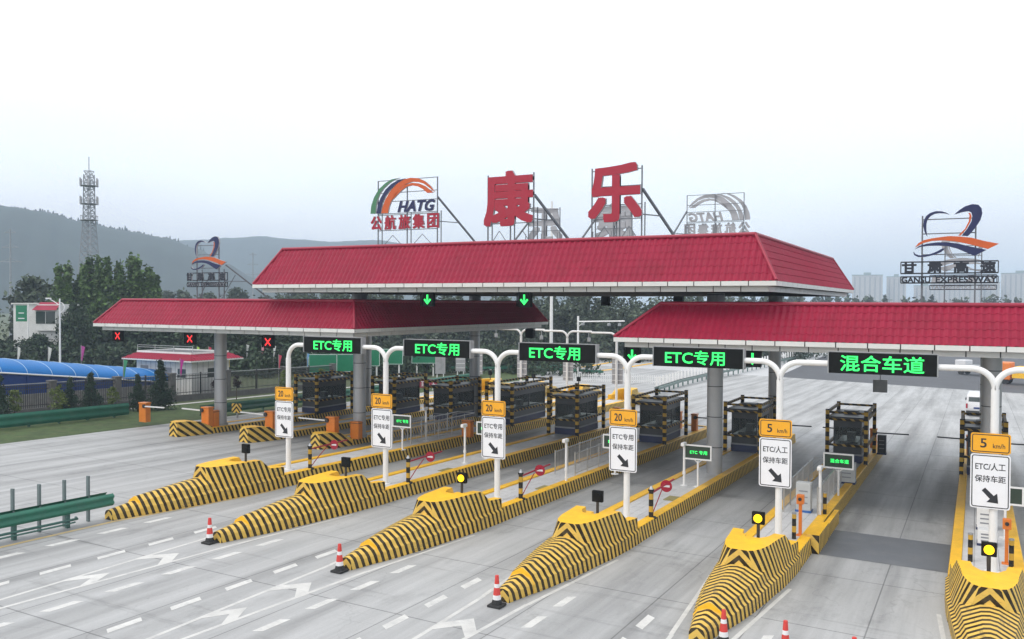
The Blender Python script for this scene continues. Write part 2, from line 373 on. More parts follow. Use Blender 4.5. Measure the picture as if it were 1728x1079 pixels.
M_grass = mat('verge_grass', (0.050, 0.085, 0.022), 0.95, var=0.35, scale=1.3, dirt=(0.13, 0.115, 0.05), dirt_amt=0.6, bump=0.8, bscale=14)
M_mark = mat('white_road_paint', (0.62, 0.62, 0.60), 0.6, var=0.12, scale=2.2, dirt=(0.42, 0.43, 0.43), dirt_amt=1.0)
M_faint = mat('faded_road_paint', (0.60, 0.60, 0.58), 0.6, var=0.12, scale=1.3, dirt=(0.41, 0.415, 0.415), dirt_amt=1.0)
M_ymark = mat('yellow_road_paint', (0.56, 0.42, 0.19), 0.6, var=0.15, scale=2.0, dirt=(0.42, 0.40, 0.36), dirt_amt=0.8)
M_path = mat('path_kerb_stone', (0.50, 0.50, 0.48), 0.8, var=0.15, scale=1.5)
M_pave = mat('pale_ramp_concrete', (0.50, 0.51, 0.52), 0.8, var=0.1, scale=0.2)
M_hill = mat('hill_scrub', (0.022, 0.034, 0.030), 1.0, var=0.35, scale=0.02, dirt=(0.045, 0.058, 0.045), dirt_amt=0.6)
M_leafs = {
 'poplar': mat('poplar_leaf', (0.066, 0.122, 0.028), 0.7, var=0.55, scale=0.55, island=0.45),
 'dark': mat('dark_leaf', (0.030, 0.055, 0.026), 0.75, var=0.5, scale=0.5, island=0.5),
 'spruce': mat('spruce_needle', (0.024, 0.052, 0.028), 0.75, var=0.25, scale=2, island=0.5),
 'young': mat('young_leaf', (0.11, 0.15, 0.030), 0.7, var=0.2, scale=2, island=0.4),
 'far': mat('far_leaf', (0.058, 0.080, 0.050), 0.8, var=0.5, scale=0.3, island=0.45),
 'plum': mat('plum_leaf', (0.035, 0.022, 0.024), 0.75, var=0.2, scale=2, island=0.4),
}

# ------------------------------------------------------------------ lettering
_tc = {}
def text_mesh(txt, w, h, ext, bold, name, mats, shear=0.0, key=None, box=True):
    """lettering as a solid mesh in the XZ plane facing -Y, centred; fitted to w x h"""
    k = (txt, w, h, ext, bold, shear, tuple(m.name for m in mats))
    if k in _tc: return _tc[k]
    cu = bpy.data.curves.new(name, 'FONT'); cu.body = txt; cu.size = 1.0; cu.extrude = 0.0; cu.shear = shear
    cu.resolution_u = 3
    o = bpy.data.objects.new(name, cu); COL.objects.link(o)
    bpy.context.view_layer.update()
    dg = bpy.context.evaluated_depsgraph_get()
    me0 = bpy.data.meshes.new_from_object(o.evaluated_get(dg))
    bpy.data.objects.remove(o); bpy.data.curves.remove(cu)
    xs = [v.co.x for v in me0.vertices]; ys = [v.co.y for v in me0.vertices]
    x0, x1, y0, y1 = min(xs), max(xs), min(ys), max(ys)
    sx = w / (x1 - x0); sy = h / (y1 - y0) if h else sx
    bm = bmesh.new(); bm.from_mesh(me0); bpy.data.meshes.remove(me0)
    bmesh.ops.remove_doubles(bm, verts=bm.verts, dist=1e-5)
    for v in bm.verts: v.co = Vector(((v.co.x - (x0 + x1) / 2) * sx, 0, (v.co.y - (y0 + y1) / 2) * sy))
    if bold:                     # heavier strokes: the outline struck several times around a small circle
        src = bm.copy(); n = 8 if bold > .02 else 4; hh = (y1 - y0) * sy
        for q in range(n):
            ox, oz = ((1, 1), (-1, 1), (-1, -1), (1, -1), (1, 0), (0, 1), (-1, 0), (0, -1))[q]
            d = Vector((ox * bold * hh, .0008 * (q + 1), oz * bold * hh))
            tmp = src.copy(); bmesh.ops.translate(tmp, verts=tmp.verts[:], vec=d)
            tm = bpy.data.meshes.new('strike'); tmp.to_mesh(tm); bm.from_mesh(tm); bpy.data.meshes.remove(tm); tmp.free()
        src.free()
        f = Vector((w / (w + 2 * bold * hh), 1, 1 / (1 + 2 * bold)))
        for v in bm.verts: v.co = Vector((v.co.x * f.x, v.co.y, v.co.z * f.z))
    if ext:
        r = bmesh.ops.extrude_face_region(bm, geom=bm.faces[:])
        nv = [e for e in r['geom'] if isinstance(e, bmesh.types.BMVert)]
        for v in nv: v.co.y -= ext
    bmesh.ops.recalc_face_normals(bm, faces=bm.faces[:])
    bm.normal_update()
    me = bpy.data.meshes.new(name)
    for m in mats: me.materials.append(m)
    if len(mats) > 1:
        for f in bm.faces: f.material_index = 0 if f.calc_center_median().y < -ext * 0.80 else 1
    bm.to_mesh(me); bm.free()
    _tc[k] = me
    return me

def flat_shape(poly, ext, name, mats):
    m = MB(); m.prism(poly, lambda a, b, d: (a, d, b), -ext, 0.0, 1 if len(mats) > 1 else 0, 0)
    return m.mesh(name, mats)

# ================================================================== GROUND AND ROADS
def sheet(name, x0, x1, y0, y1, lift, m, label, cat, kind='structure'):
    xs = sorted({x0, x1} | {v for v in (-45, 60) if x0 < v < x1}); ys = sorted({y0, y1} | {v for v in (-45, 90) if y0 < v < y1})
    mb = MB(); vs = [(x, y, G(x, y) + lift) for y in ys for x in xs]; k = len(xs)
    mb.add(vs, [(j * k + i, j * k + i + 1, (j + 1) * k + i + 1, (j + 1) * k + i) for j in range(len(ys) - 1) for i in range(k - 1)])
    return struct(name, mb, m, label, cat)
def poly_sheet(mb, pts, lift, mi=0):
    """a flat outline laid on the ground, cut where the fall of the ground changes"""
    bm = bmesh.new(); bm.faces.new([bm.verts.new((x, y, 0)) for x, y in pts])
    for co, no in (((-45, 0, 0), (1, 0, 0)), ((60, 0, 0), (1, 0, 0)), ((0, -45, 0), (0, 1, 0)), ((0, 90, 0), (0, 1, 0))):
        bmesh.ops.bisect_plane(bm, geom=bm.verts[:] + bm.edges[:] + bm.faces[:], plane_co=co, plane_no=no, dist=1e-6)
    bmesh.ops.triangulate(bm, faces=bm.faces[:]); bm.verts.index_update()
    mb.add([(v.co.x, v.co.y, G(v.co.x, v.co.y) + lift) for v in bm.verts], [[v.index for v in f.verts] for f in bm.faces], mi); bm.free()
sheet('ground', -3500, 3500, -300, 4000, -0.05, M_earth, 'brown green open ground reaching to the hills', 'ground')
mb = MB()
poly_sheet(mb, [(-18.85, -60), (60, -60), (60, 89), (31.9, 89.4), (3.3, 92.4), (-8, 93), (-30, 93), (-18.85, 60)], 0.0)
road = struct('road', mb, M_conc, 'pale grey concrete toll plaza paving with tyre marks and slab joints', 'road')
mb = MB()
for sgn in (0,):
    poly_sheet(mb, [(60, 89), (120, 86), (120, 320), (-5, 330), (3.3, 92.4), (31.9, 89.4)], -0.006)
struct('asphalt_road', mb, M_asph, 'dark grey asphalt road beyond the concrete plaza', 'road')
mb = MB()
poly_sheet(mb, [(-30, 93), (-8, 93), (3.3, 92.4), (-5, 330), (-60, 330), (-40, 150)], -0.004)
struct('departure_road', mb, M_pave, 'pale concrete carriageway running off past the median fence', 'road')
mb = MB()
poly_sheet(mb, [(-26.6, -30), (-18.85, -30), (-18.85, 60), (-24, 75), (-31, 75), (-26.6, 50)], 0.004)
struct('grass_verge', mb, M_grass, 'rough green grass verge left of the plaza', 'grass verge')
mb = MB()
poly_sheet(mb, [(-27.1, -30), (-26.6, -30), (-26.6, 52), (-27.1, 52)], 0.03)
struct('path_kerb', mb, M_path, 'pale stone kerb line along the verge under the fence', 'kerb')
mb = MB()
poly_sheet(mb, [(-40, 57), (-29, 66), (-34, 100), (-60, 110), (-75, 90), (-60, 65)], 0.02)
struct('ramp_ground', mb, M_pave, 'pale bare ground inside the curved green guardrail', 'ground')
# lane markings
mb = MB()
for i in range(5):
    x0 = 5.4 * i
    xr = x0 + 3.83 if i < 4 else x0 + 4.85
    for k in range(9):
        y = -7.75 - 1.87 * k
        if i == 0: y += 0.0
        poly_sheet(mb, [(x0 + 1.17, y - 1.0), (x0 + 1.40, y - 0.85), (x0 + 1.40, y + 0.12), (x0 + 1.17, y - 0.03)], 0.004)
        yy = y + 1.6 if i >= 3 else y
        if yy > -6.4: continue
        poly_sheet(mb, [(xr - 0.24, yy - 0.88), (xr, yy - 1.03), (xr, yy - 0.05), (xr - 0.24, yy + 0.10)], 0.004)
struct('lane_marking', mb, M_mark, 'short white slow-down dashes along both edges of the lanes', 'road marking')
mb = MB()
for i in range(1, 6):
    c = 5.4 * i - 0.15 + (0.9 if i == 5 else 0)
    w = 0.12
    def gore(y): return 0.14 + 0.065 * (y + 18.6) * 0.75            # half width of the gore at y
    for sg in (-1, 1):
        pts = [(c + sg * gore(-18.4), -18.4), (c + sg * (gore(-9.0)), -9.0), (c + sg * (gore(-9.0) + w), -9.0), (c + sg * (gore(-18.4) + w), -18.4)]
        poly_sheet(mb, pts, 0.004)
        poly_sheet(mb, [(c + sg * 0.63, -9.0), (c + sg * 1.12, -3.5), (c + sg * 1.24, -3.5), (c + sg * 0.75, -9.0)], 0.004)
    for y in (-11.1, -13.6):
        g0 = gore(y)
        poly_sheet(mb, [(c - g0, y - 0.85), (c, y - 0.2), (c + g0, y - 0.85), (c + g0, y - 0.30), (c, y + 0.42), (c - g0, y - 0.22)], 0.0045)
struct('gore_marking', mb, M_faint, 'white gore lines and chevrons ahead of the island noses', 'road marking')
mb = MB()
poly_sheet(mb, [(0.16, -22), (0.34, -22), (0.30, -9.2), (1.05, -3.4), (1.05, -1.5), (0.93, -1.5), (0.88, -3.4), (0.12, -9.2)], 0.004)
struct('edge_line', mb, M_ymark, 'worn yellow edge line beside the guardrail and first island', 'road marking')
mb = MB()
for (xa, ya), (xb, yb) in (((-24.0, 88), (-25.0, 122)), ((-28.5, 96), (-30.5, 135)), ((-19, 84), (-18, 118))):
    poly_sheet(mb, [(xa - .35, ya), (xa + .35, ya), (xb + .35, yb), (xb - .35, yb)], .02)
struct('far_edge_line', mb, M_yel, 'yellow lines on the far departure road', 'road marking')
mb = MB()
poly_sheet(mb, [(22.72, 0.98), (26.72, 1.06), (26.72, 5.05), (22.72, 4.95)], 0.006)
struct('weigh_plate', mb, M_plate_dk, 'dark grey weighing plate set in the widest lane', 'road plate')

# ================================================================== TOLL ISLANDS
def ramp_prof(y, hb, p, l, ht, h1, hr, h2):
    r = [(hb, 0), (hb, p), (hb - l, p + 0.07), (ht, h1), (hr, h2)]
    return [(x, y, z) for x, z in r] + [(-x, y, z) for x, z in reversed(r)]
def nose_mesh():
    m = MB(); st = [0] * 9 + [None]
    m.loft([ramp_prof(-9.15, .20, .22, .03, .15, .32, .04, .36), ramp_prof(-8.06, .40, .28, .05, .29, .42, .06, .50)], st, 2, None)
    secs = [ramp_prof(-8.06, .42, .29, .05, .30, .50, .04, .66), ramp_prof(-7.2, .58, .33, .07, .42, .58, .10, .72), ramp_prof(-6.2, .73, .37, .09, .54, .65, .16, .80),
            ramp_prof(-5.0, .86, .40, .10, .66, .72, .22, .88), ramp_prof(-4.2, .93, .41, .10, .70, .74, .2, .89)]
    m.loft(secs, st, 1, None)
    def plat(y, hb, ht, back=None):
        r = [(hb, 0), (hb, .42), (hb - .10, .50), (ht, 1.32)]
        return [(x, y, z) for x, z in r] + [(-x, y, z) for x, z in reversed(r)]
    secs = [plat(-4.97, .60, .24), plat(-4.86, .74, .38), plat(-4.55, .86, .52), plat(-4.0, .96, .64), plat(-3.3, 1.02, .70)]
    m.loft(secs, [0, 0, 0, 1, 0, 0, 0, None], 2, 1)
    def wing(y, hb, p, ht, zt, hi, s):
        pts = [(hb, 0), (hb, p), (hb - .09, p + .07), (ht, zt), (hi, zt), (hi, 0)]
        return [(s * x, y, z) for x, z in pts]
    for s in (1, -1):
        m.loft([wing(-3.3, 1.02, .42, .70, 1.32, .20, s), wing(-2.9, 1.04, .43, .75, 1.315, .40, s), wing(-2.42, 1.06, .44, .80, 1.31, .46, s), wing(-2.0, 1.08, .44, .92, .92, .60, s), wing(-1.2, 1.09, .44, .98, .88, .66, s)],
               [0, 0, 0, 1, 1, None], 1, 1)
    return m.mesh('nose', [M_str, M_yel, M_chev])
NOSE = nose_mesh()
def kerb_mesh(y0, y1, hw=1.08, h=0.55):
    m = MB()
    for s in (1, -1):
        m.loft([[(s * hw, y, 0), (s * (hw - .05), y, h - .02), (s * (hw - .07), y, h), (s * (hw - .38), y, h), (s * (hw - .38), y, 0)] for y in (y0, y1)], [0, 1, 1, 1, None], 1, 1)
    m.loft([[(hw - .3, y1 - .3, 0), (hw - .3, y1 - .3, h), (-(hw - .3), y1 - .3, h), (-(hw - .3), y1 - .3, 0)], [(hw - .3, y1, 0), (hw - .3, y1, h), (-(hw - .3), y1, h), (-(hw - .3), y1, 0)]], [1, 1, 1, None], 0, 0)
    return m
def paving_mesh(y0, y1, hw, h):
    m = MB(); y = y0; nx = 4
    w = 2 * hw / nx
    while y < y1 - .05:
        e = min(y + .6, y1)
        for k in range(nx):
            x = -hw + k * w
            m.box(x + .006, x + w - .006, y + .006, e - .006, 0.0, h)
        y = e
    return m
ISX = [5.4 * i - 0.15 for i in range(5)] + [27.75]
ISL_LABEL = ['yellow and black striped toll island with its tip by the end of the green guardrail',
 'striped toll island second from the left, a red cone at its tip',
 'striped toll island third from the left, carrying a lit amber lamp and a railing',
 'striped toll island third from the right, with its amber lamp dark',
 'striped toll island left of the dark weighing plate, with an orange post',
 'rightmost striped toll island, seen end-on at the right edge']
ISL_END = [41.5, 28.5, 28.5, 28.5, 28.5, 28.5]
def TI(x, y, h=0): return (x, y, G(x, y) + h)
for i in range(6):
    t = thing('toll_island', ISL_LABEL[i], 'toll island', TI(ISX[i], 0), TILT, 'striped islands between the entry lanes')
    part('nose', NOSE, parent=t)
    part('kerb', kerb_mesh(-1.2, ISL_END[i]), [M_str, M_yel], t)
    part('paving', paving_mesh(-3.3, ISL_END[i] - .3, .70, .50), M_tile, t)
    if i == 0:
        part('nose', NOSE, parent=t, loc=(0, ISL_END[0] - 1.2, 0), rot=(0, 0, math.pi), label='far nose facing the leaving traffic')
    if i == 4:        # a loose-looking stepped block beside the plate
        m = MB(); s = 1 if i == 4 else -1
        m.box(*sorted((s * 0.86, s * 1.30)), .95, 3.2, 0, .64, 0, 1); m.box(*sorted((s * 1.085, s * 1.26)), 3.22, 6.2, 0, .52, 0, 1)
        part('plate_block', m, [M_str, M_yel], t)

# exit islands on the left (their tails point at the camera)
def tail_mesh():
    m = MB()
    def sec(y, hb, ht, zt): return [(hb, y, 0), (ht, y, zt), (-ht, y, zt), (-hb, y, 0)]
    m.loft([sec(0, .36, .30, .86), sec(.5, .52, .44, .88), sec(1.4, .74, .62, .80), sec(2.3, .80, .70, .42)], [0, 1, 0, None], 2, 0)
    return m.mesh('tail', [stripe_mat('tail_stripes', (0.0, 0.75, 1.0), 0.42, 0.45, YELS, BLK), M_yel, M_chev])
TAIL = tail_mesh()
EXX = [-4.85, -9.5, -14.2]; EXY = [7.4, 6.7, 5.8]
EXL = ['striped exit island tail nearest the entry lanes, between gantry posts one and two', 'middle striped exit island with chevron tail behind the first gantry post', 'leftmost striped exit island, chevron tail below the left canopy column']
for k in range(3):
    x, y0 = EXX[k], EXY[k]
    t = thing('exit_island', EXL[k], 'toll island', TI(x, y0), TILT, 'striped islands between the exit lanes')
    part('tail', TAIL, parent=t)
    part('kerb', kerb_mesh(2.3, 41.5 - y0, .80, .36), [M_str, M_yel], t)
    part('paving', paving_mesh(2.3, 41.5 - y0 - .3, .42, .33), M_tile, t)
    part('nose', NOSE, parent=t, loc=(0, 40.3 - y0, 0), rot=(0, 0, math.pi))

# ================================================================== CANOPIES
def slope_mesh(p_l, p_r, q_r, q_l, wave=0.27, row=0.37, amp=0.028, step=0.014):
    """tiled slope: eave from p_l to p_r, ridge from q_l to q_r; real corrugation and tile rows"""
    p_l, p_r, q_r, q_l = map(Vector, (p_l, p_r, q_r, q_l))
    U = (p_r - p_l).normalized(); L = (p_r - p_l).length
    V = (q_l - p_l); V = V - U * V.dot(U); H = V.length; V.normalize()
    N = U.cross(V).normalized()
    if N.z < 0: N = -N
    ul, ur = (q_l - p_l).dot(U), (q_r - p_l).dot(U)
    m = MB(); nseg = max(4, int(L / wave * 6)); rows = max(1, round(H / row)); rh = H / rows
    us = [L * k / nseg for k in range(nseg + 1)]
    def vmax(u):
        v = H
        if ul > 0 and u < ul: v = min(v, H * u / ul)
        if ur < L and u > ur: v = min(v, H * (L - u) / (L - ur))
        return max(v, 0)
    for r in range(rows):
        v0, v1 = r * rh, (r + 1) * rh
        a, b = [], []
        for u in us:
            w = amp * math.sin(2 * math.pi * u / wave); wv = 0.03 * math.cos(2 * math.pi * u / wave)
            vm = vmax(u)
            va, vb = min(v0 + (wv if r else 0), vm), min(v1 + wv * (r < rows - 1), vm)
            a.append(p_l + U * u + V * va + N * (w + step)); b.append(p_l + U * u + V * vb + N * w)
        base = [p_l + U * u + V * min(v0 + (0.03 * math.cos(2 * math.pi * u / wave) if r else 0), vmax(u)) + N * (amp * math.sin(2 * math.pi * u / wave)) for u in us]
        n = len(us)
        fs = [(k, k + 1, n + k + 1, n + k) for k in range(n - 1) if vmax(us[k]) > v0 + 1e-4 or vmax(us[k + 1]) > v0 + 1e-4]
        m.add(a + b, fs, 0, False)
        m.add(base + a, fs, 0, False)
    return m
def canopy(x0, x1, y0, y1, ze, zr, ix0, ix1, iy, cols, label, col_top):
    cx, cy = (x0 + x1) / 2, (y0 + y1) / 2
    t = thing('toll_canopy', label, 'canopy roof', (0, 0, 0), group='red tiled roofs over the toll lanes')
    E_ = [(x0, y0, ze), (x1, y0, ze), (x1, y1, ze), (x0, y1, ze)]
    Q_ = [(x0 + ix0, y0 + iy, zr), (x1 - ix1, y0 + iy, zr), (x1 - ix1, y1 - iy, zr), (x0 + ix0, y1 - iy, zr)]
    for a, b in ((0, 1), (1, 2), (2, 3), (3, 0)):
        part('roof_slope', slope_mesh(E_[a], E_[b], Q_[b], Q_[a]), M_roof, t)
    m = MB()
    for a, b in ((0, 1), (1, 2), (2, 3), (3, 0)):
        up = Vector((0, 0, .05)); m.tube([Vector(Q_[a]) + up, Vector(Q_[b]) + up], .085, 8)
    for a in range(4): m.tube([Vector(E_[a]) + Vector((0, 0, .03)), Vector(Q_[a]) + Vector((0, 0, .05))], .07, 8)
    part('ridge_cap', m, M_ridge, t)
    m = MB(); m.box(x0 + ix0 + .1, x1 - ix1 - .1, y0 + iy + .1, y1 - iy - .1, zr - .25, zr - .18)
    part('roof_deck', m, M_deck, t)
    # fascia: two stepped bands of panels with open joints
    m = MB(); pw = 1.1; g = .022
    def run(ax, c, lo, hi, sgn, z0, z1, th):
        n = max(1, round((hi - lo) / pw)); w = (hi - lo) / n
        for k in range(n):
            a, b = lo + k * w + g, lo + (k + 1) * w - g
            c0, c1 = sorted((c, c - sgn * th))
            if ax == 'x': m.box(a, b, c0, c1, z0, z1)
            else: m.box(c0, c1, a, b, z0, z1)
    o1, o2 = .03, -.34
    for off, z0, z1 in ((o1, ze - .19, ze - .005), (o2, ze - .42, ze - .195)):
        run('x', y0 - off, x0 - off, x1 + off, -1, z0, z1, .06); run('x', y1 + off, x0 - off, x1 + off, 1, z0, z1, .06)
        run('y', x0 - off, y0 - off + .07, y1 + off - .07, -1, z0, z1, .06); run('y', x1 + off, y0 - off + .07, y1 + off - .07, 1, z0, z1, .06)
    part('fascia', m, M_fas, t)
    m = MB()
    for off, z0, z1 in ((o1 - .03, ze - .17, ze - .02), (o2 - .03, ze - .40, ze - .21)):
        a0, a1, b0, b1 = x0 - off, x1 + off, y0 - off, y1 + off
        m.box(a0, a1, b0, b0 + .02, z0, z1); m.box(a0, a1, b1 - .02, b1, z0, z1); m.box(a0, a0 + .02, b0 + .03, b1 - .03, z0, z1); m.box(a1 - .02, a1, b0 + .03, b1 - .03, z0, z1)
    part('fascia_backing', m, M_dk, t)
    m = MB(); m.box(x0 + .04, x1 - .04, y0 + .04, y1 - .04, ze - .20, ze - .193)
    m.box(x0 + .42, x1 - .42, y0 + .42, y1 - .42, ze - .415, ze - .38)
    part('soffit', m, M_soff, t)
    for (x, y) in cols:
        m = MB(); zb = G(x, y) + .3; m.cyl(0, 0, 0, col_top - zb, .37, 28)
        if col_top > 7.5: m.cyl(0, 0, col_top - zb - .9, col_top - zb, .42, 20)
        part('column', m, M_col, t, (x, y, zb))
        m = MB(); m.cyl(0, 0, 0, .16, .45, 24); part('column_base', m, M_alu, t, (x, y, zb + .02))
    return t
canopy(-7.1, 20.45, 5.0, 29.0, 9.0, 10.9, .95, 1.10, 1.25, [(-4.5, 10.9), (16.4, 11.3), (-4.4, 24.0), (16.4, 25.2)], 'tall middle red tiled toll canopy carrying the big red characters', 8.6)
canopy(-20.2, -0.22, 5.0, 27.4, 6.72, 8.10, 1.25, .85, 1.05, [(-14.05, 9.3), (-14.05, 24.0)], 'low left red tiled toll canopy over the exit lanes', 6.32)
canopy(13.7, 33.9, 5.0, 27.4, 6.64, 8.04, 1.65, 1.4, 1.25, [(27.95, 10.5), (27.95, 25.0)], 'low right red tiled toll canopy running out of the picture', 6.24)

# ================================================================== ROOFTOP LETTER SIGNS
def lattice(m, x0, x1, z0, z1, nx, rails, y=0.10, d=0.35, braces=True, w=.048):
    for k in range(nx):
        x = x0 + (x1 - x0) * k / (nx - 1)
        m.bar((x, y, z0), (x, y, z1), w); m.bar((x, y + d, z0), (x, y + d, z1 * .55 + z0 * .45), w * .8)
        m.bar((x, y, z0 + .35), (x, y + d, z0 + .35), w * .6)
        if k < nx - 1 and braces:
            xn = x0 + (x1 - x0) * (k + 1) / (nx - 1); zm = z0 + .85
            m.bar((x, y + .02, z0), ((x + xn) / 2, y + .02, zm), w * .5); m.bar((xn, y + .02, z0), ((x + xn) / 2, y + .02, zm), w * .5)
    for z in rails: m.bar((x0, y, z), (x1, y, z), w * .7)
def brace(m, x0, z0, x1, y1, z1, w=.09):
    m.bar((x0, .12, z0), (x1, y1, z1), w); m.bar((x0 - .1, .12, z0 * .55 + z1 * .45), (x0 + (x1 - x0) * .45, y1 * .45, z0 * .55 + z1 * .45), w * .5)
def hz(zx, zy):          # photographed outline of the arc emblem -> metres
    zy2 = zy + .0417 * (zx - 600)
    return ((zx - 600) * .00521, (782 - zy2) * .00412)
ARCS = [('emblem_arc', M_grn, [(195,580),(205,480),(240,370),(300,270),(380,195),(460,150),(560,135),(500,150),(430,195),(360,260),(310,330),(275,420),(262,500),(258,580)]),
 ('emblem_arc', M_navy, [(270,580),(285,480),(320,380),(380,280),(450,210),(540,160),(620,146),(570,175),(500,220),(430,290),(380,360),(345,440),(330,520),(323,580)]),
 ('emblem_arc', M_orn, [(330,578),(345,500),(380,400),(440,300),(520,210),(600,160),(680,140),(770,148),(850,185),(920,250),(965,325),(900,268),(840,218),(770,195),(700,190),(630,215),(560,270),(500,350),(450,430),(425,500),(412,575)]),
 ('emblem_arc', M_orn, [(462,405),(500,335),(560,275),(620,226),(700,203),(780,213),(850,247),(910,297),(950,330),(880,333),(830,285),(770,250),(700,235),(640,248),(580,290),(520,350),(475,400)])]
def arc_sign(loc, rz, label, z_foot):
    t = thing('company_sign', label, 'roof sign', loc, (0, 0, rz), 'rainbow arc emblem signs on the high roof')
    for nm, mt, pl in ARCS: part(nm, flat_shape([hz(*p) for p in pl], .10, nm, [mt, M_bck]), parent=t)
    part('lettering', text_mesh('HATG', 2.30, .58, .08, .05, 'lettering', [M_navy, M_bck], .28), parent=t, loc=(.76, 0, 1.18))
    cs = '公航旅集团'
    for k, c in enumerate(cs):
        part('character', text_mesh(c, .72, .74, .09, .034, 'character', [M_red, M_bck]), parent=t, loc=(-1.74 + .885 * k, 0, .39))
    m = MB(); lattice(m, -1.75, 1.95, -z_foot, 2.62, 3, (.0, .8, .87, 1.5, 1.95, 2.6))
    part('frame', m, M_frm, t)
    m = MB(); brace(m, 1.95, 1.6, 2.9, 3.2, -z_foot, .08); part('brace', m, M_frm, t)
    return t
YS = 7.2
ZR = 10.72
arc_sign((1.27, YS, 11.83), 0, 'multicoloured arc emblem with blue HATG letters and red characters facing the camera', 1.1)
arc_sign((12.5, 26.0, 12.55), math.pi, 'grey back of the arc emblem sign on the far side of the high roof', 1.8)
def big_char(c, loc, rz, w, h, label, foot):
    t = thing('character_sign', label, 'roof sign', loc, (0, 0, rz), 'large place name characters on the high roof')
    part('character', text_mesh(c, w, h, .16, .036, 'character', [M_red, M_bck]), parent=t, loc=(0, 0, h / 2))
    m = MB(); lattice(m, -w * .46, w * .46, -foot, h * .95, 3, (.15, h * .3, h * .62, h * .9), d=.42, w=.055); part('frame', m, M_frm, t)
    m = MB(); brace(m, w * .47, h * .55, w * .47 + .95, 3.0, -foot, .1); part('brace', m, M_frm, t)
    return t
big_char('康', (7.42, YS, 11.78), 0, 2.72, 2.66, 'big red character with the many strokes, left of the pair on the high roof', 1.05)
big_char('乐', (12.88, YS, 11.76), 0, 2.62, 2.64, 'big red simpler character, right of the pair on the high roof', 1.03)
big_char('康', (5.42, 26.0, 12.45), math.pi, 2.9, 2.5, 'grey back of a big character, seen behind the right red one', 1.7)
big_char('乐', (0.15, 26.0, 12.45), math.pi, 2.7, 2.5, 'grey back of a big character, seen behind the left red one', 1.7)
def rx(zx, zy): return ((zx - 525) * .003966, (822 - zy) * .003966)
HEART = [('heart_stroke', M_navy, [(340,375),(315,330),(302,270),(305,220),(325,175),(360,145),(410,130),(460,133),(500,148),(530,168),(490,155),(440,150),(400,155),(365,175),(340,205),(330,250),(330,310)]),
 ('heart_stroke', M_navy, [(570,168),(610,130),(660,95),(720,77),(770,85),(798,120),(805,170),(790,230),(750,300),(700,365),(685,378),(635,372),(680,310),(715,240),(722,190),(712,155),(690,142),(640,148)]),
 ('heart_edge', M_orn, [(605,370),(660,310),(692,240),(698,180),(688,160),(704,160),(716,190),(708,240),(673,312),(625,372)]),
 ('swoosh', M_orn, [(232,475),(260,435),(310,405),(380,390),(460,380),(530,373),(620,380),(720,395),(830,430),(945,457),(855,505),(780,480),(680,450),(580,425),(480,412),(380,415),(300,435)]),
 ('swoosh', M_navy, [(228,492),(270,460),(340,440),(420,430),(500,430),(600,445),(700,475),(845,512),(745,567),(680,535),(600,495),(520,470),(440,462),(350,462),(280,470)]),
 ('swoosh_loop', M_navy, [(218,520),(225,548),(260,568),(320,568),(400,550),(460,525),(495,492),(470,490),(430,515),(380,537),(320,552),(270,552),(235,538),(224,518)])]
def heart_sign(loc, rz, label, foot, br=True):
    t = thing('expressway_sign', label, 'roof sign', loc, (0, 0, rz), 'heart emblem signs on the low roofs')
    for nm, mt, pl in HEART: part(nm, flat_shape([rx(*p) for p in pl], .10, nm, [mt, M_bck]), parent=t)
    for k, c in enumerate('甘肃高速'):
        part('character', text_mesh(c, .52, .45, .07, .055, 'character', [M_txt, M_bck]), parent=t, loc=(-1.36 + .895 * k, 0, .60))
    part('lettering', text_mesh('GANSU', 1.02, .23, .06, .045, 'lettering', [M_txt, M_bck]), parent=t, loc=(-1.12, 0, .13))
    part('lettering', text_mesh('EXPRESSWAY', 2.06, .23, .06, .045, 'lettering', [M_txt, M_bck]), parent=t, loc=(.60, 0, .13))
    m = MB()
    for z in (.01, .25, .38, .82): m.bar((-1.66, .03, z), (1.66, .03, z), .05)
    for z in (.01, .38):
        for x in (-1.66, 1.66): m.bar((x, .03, z), (x, .03, z + (.24 if z < .2 else .44)), .035)
    part('letter_rail', m, M_txt, t)
    m = MB(); lattice(m, -.92, .90, -foot, 2.6, 2, (1.1, 1.9, 2.45), d=.4, braces=False, w=.055)
    part('frame', m, M_frm, t)
    if br:
        m = MB(); brace(m, 1.4, 1.28, 3.1, 2.2, -foot, .08); m.bar((-.92, .2, -foot), (.2, .1, .8), .035); m.bar((.9, .2, -foot), (1.7, .6, .7), .035); part('brace', m, M_frm, t)
    return t
heart_sign((-12.95, YS, 8.95), 0, 'navy and orange heart emblem sign on the left low roof', .85)
heart_sign((26.4, YS, 8.92), 0, 'navy and orange heart emblem sign on the right low roof', .9, False)
heart_sign((26.65, 25.0, 8.95), math.pi, 'grey back of a heart emblem sign behind the right low roof sign', .9, False)

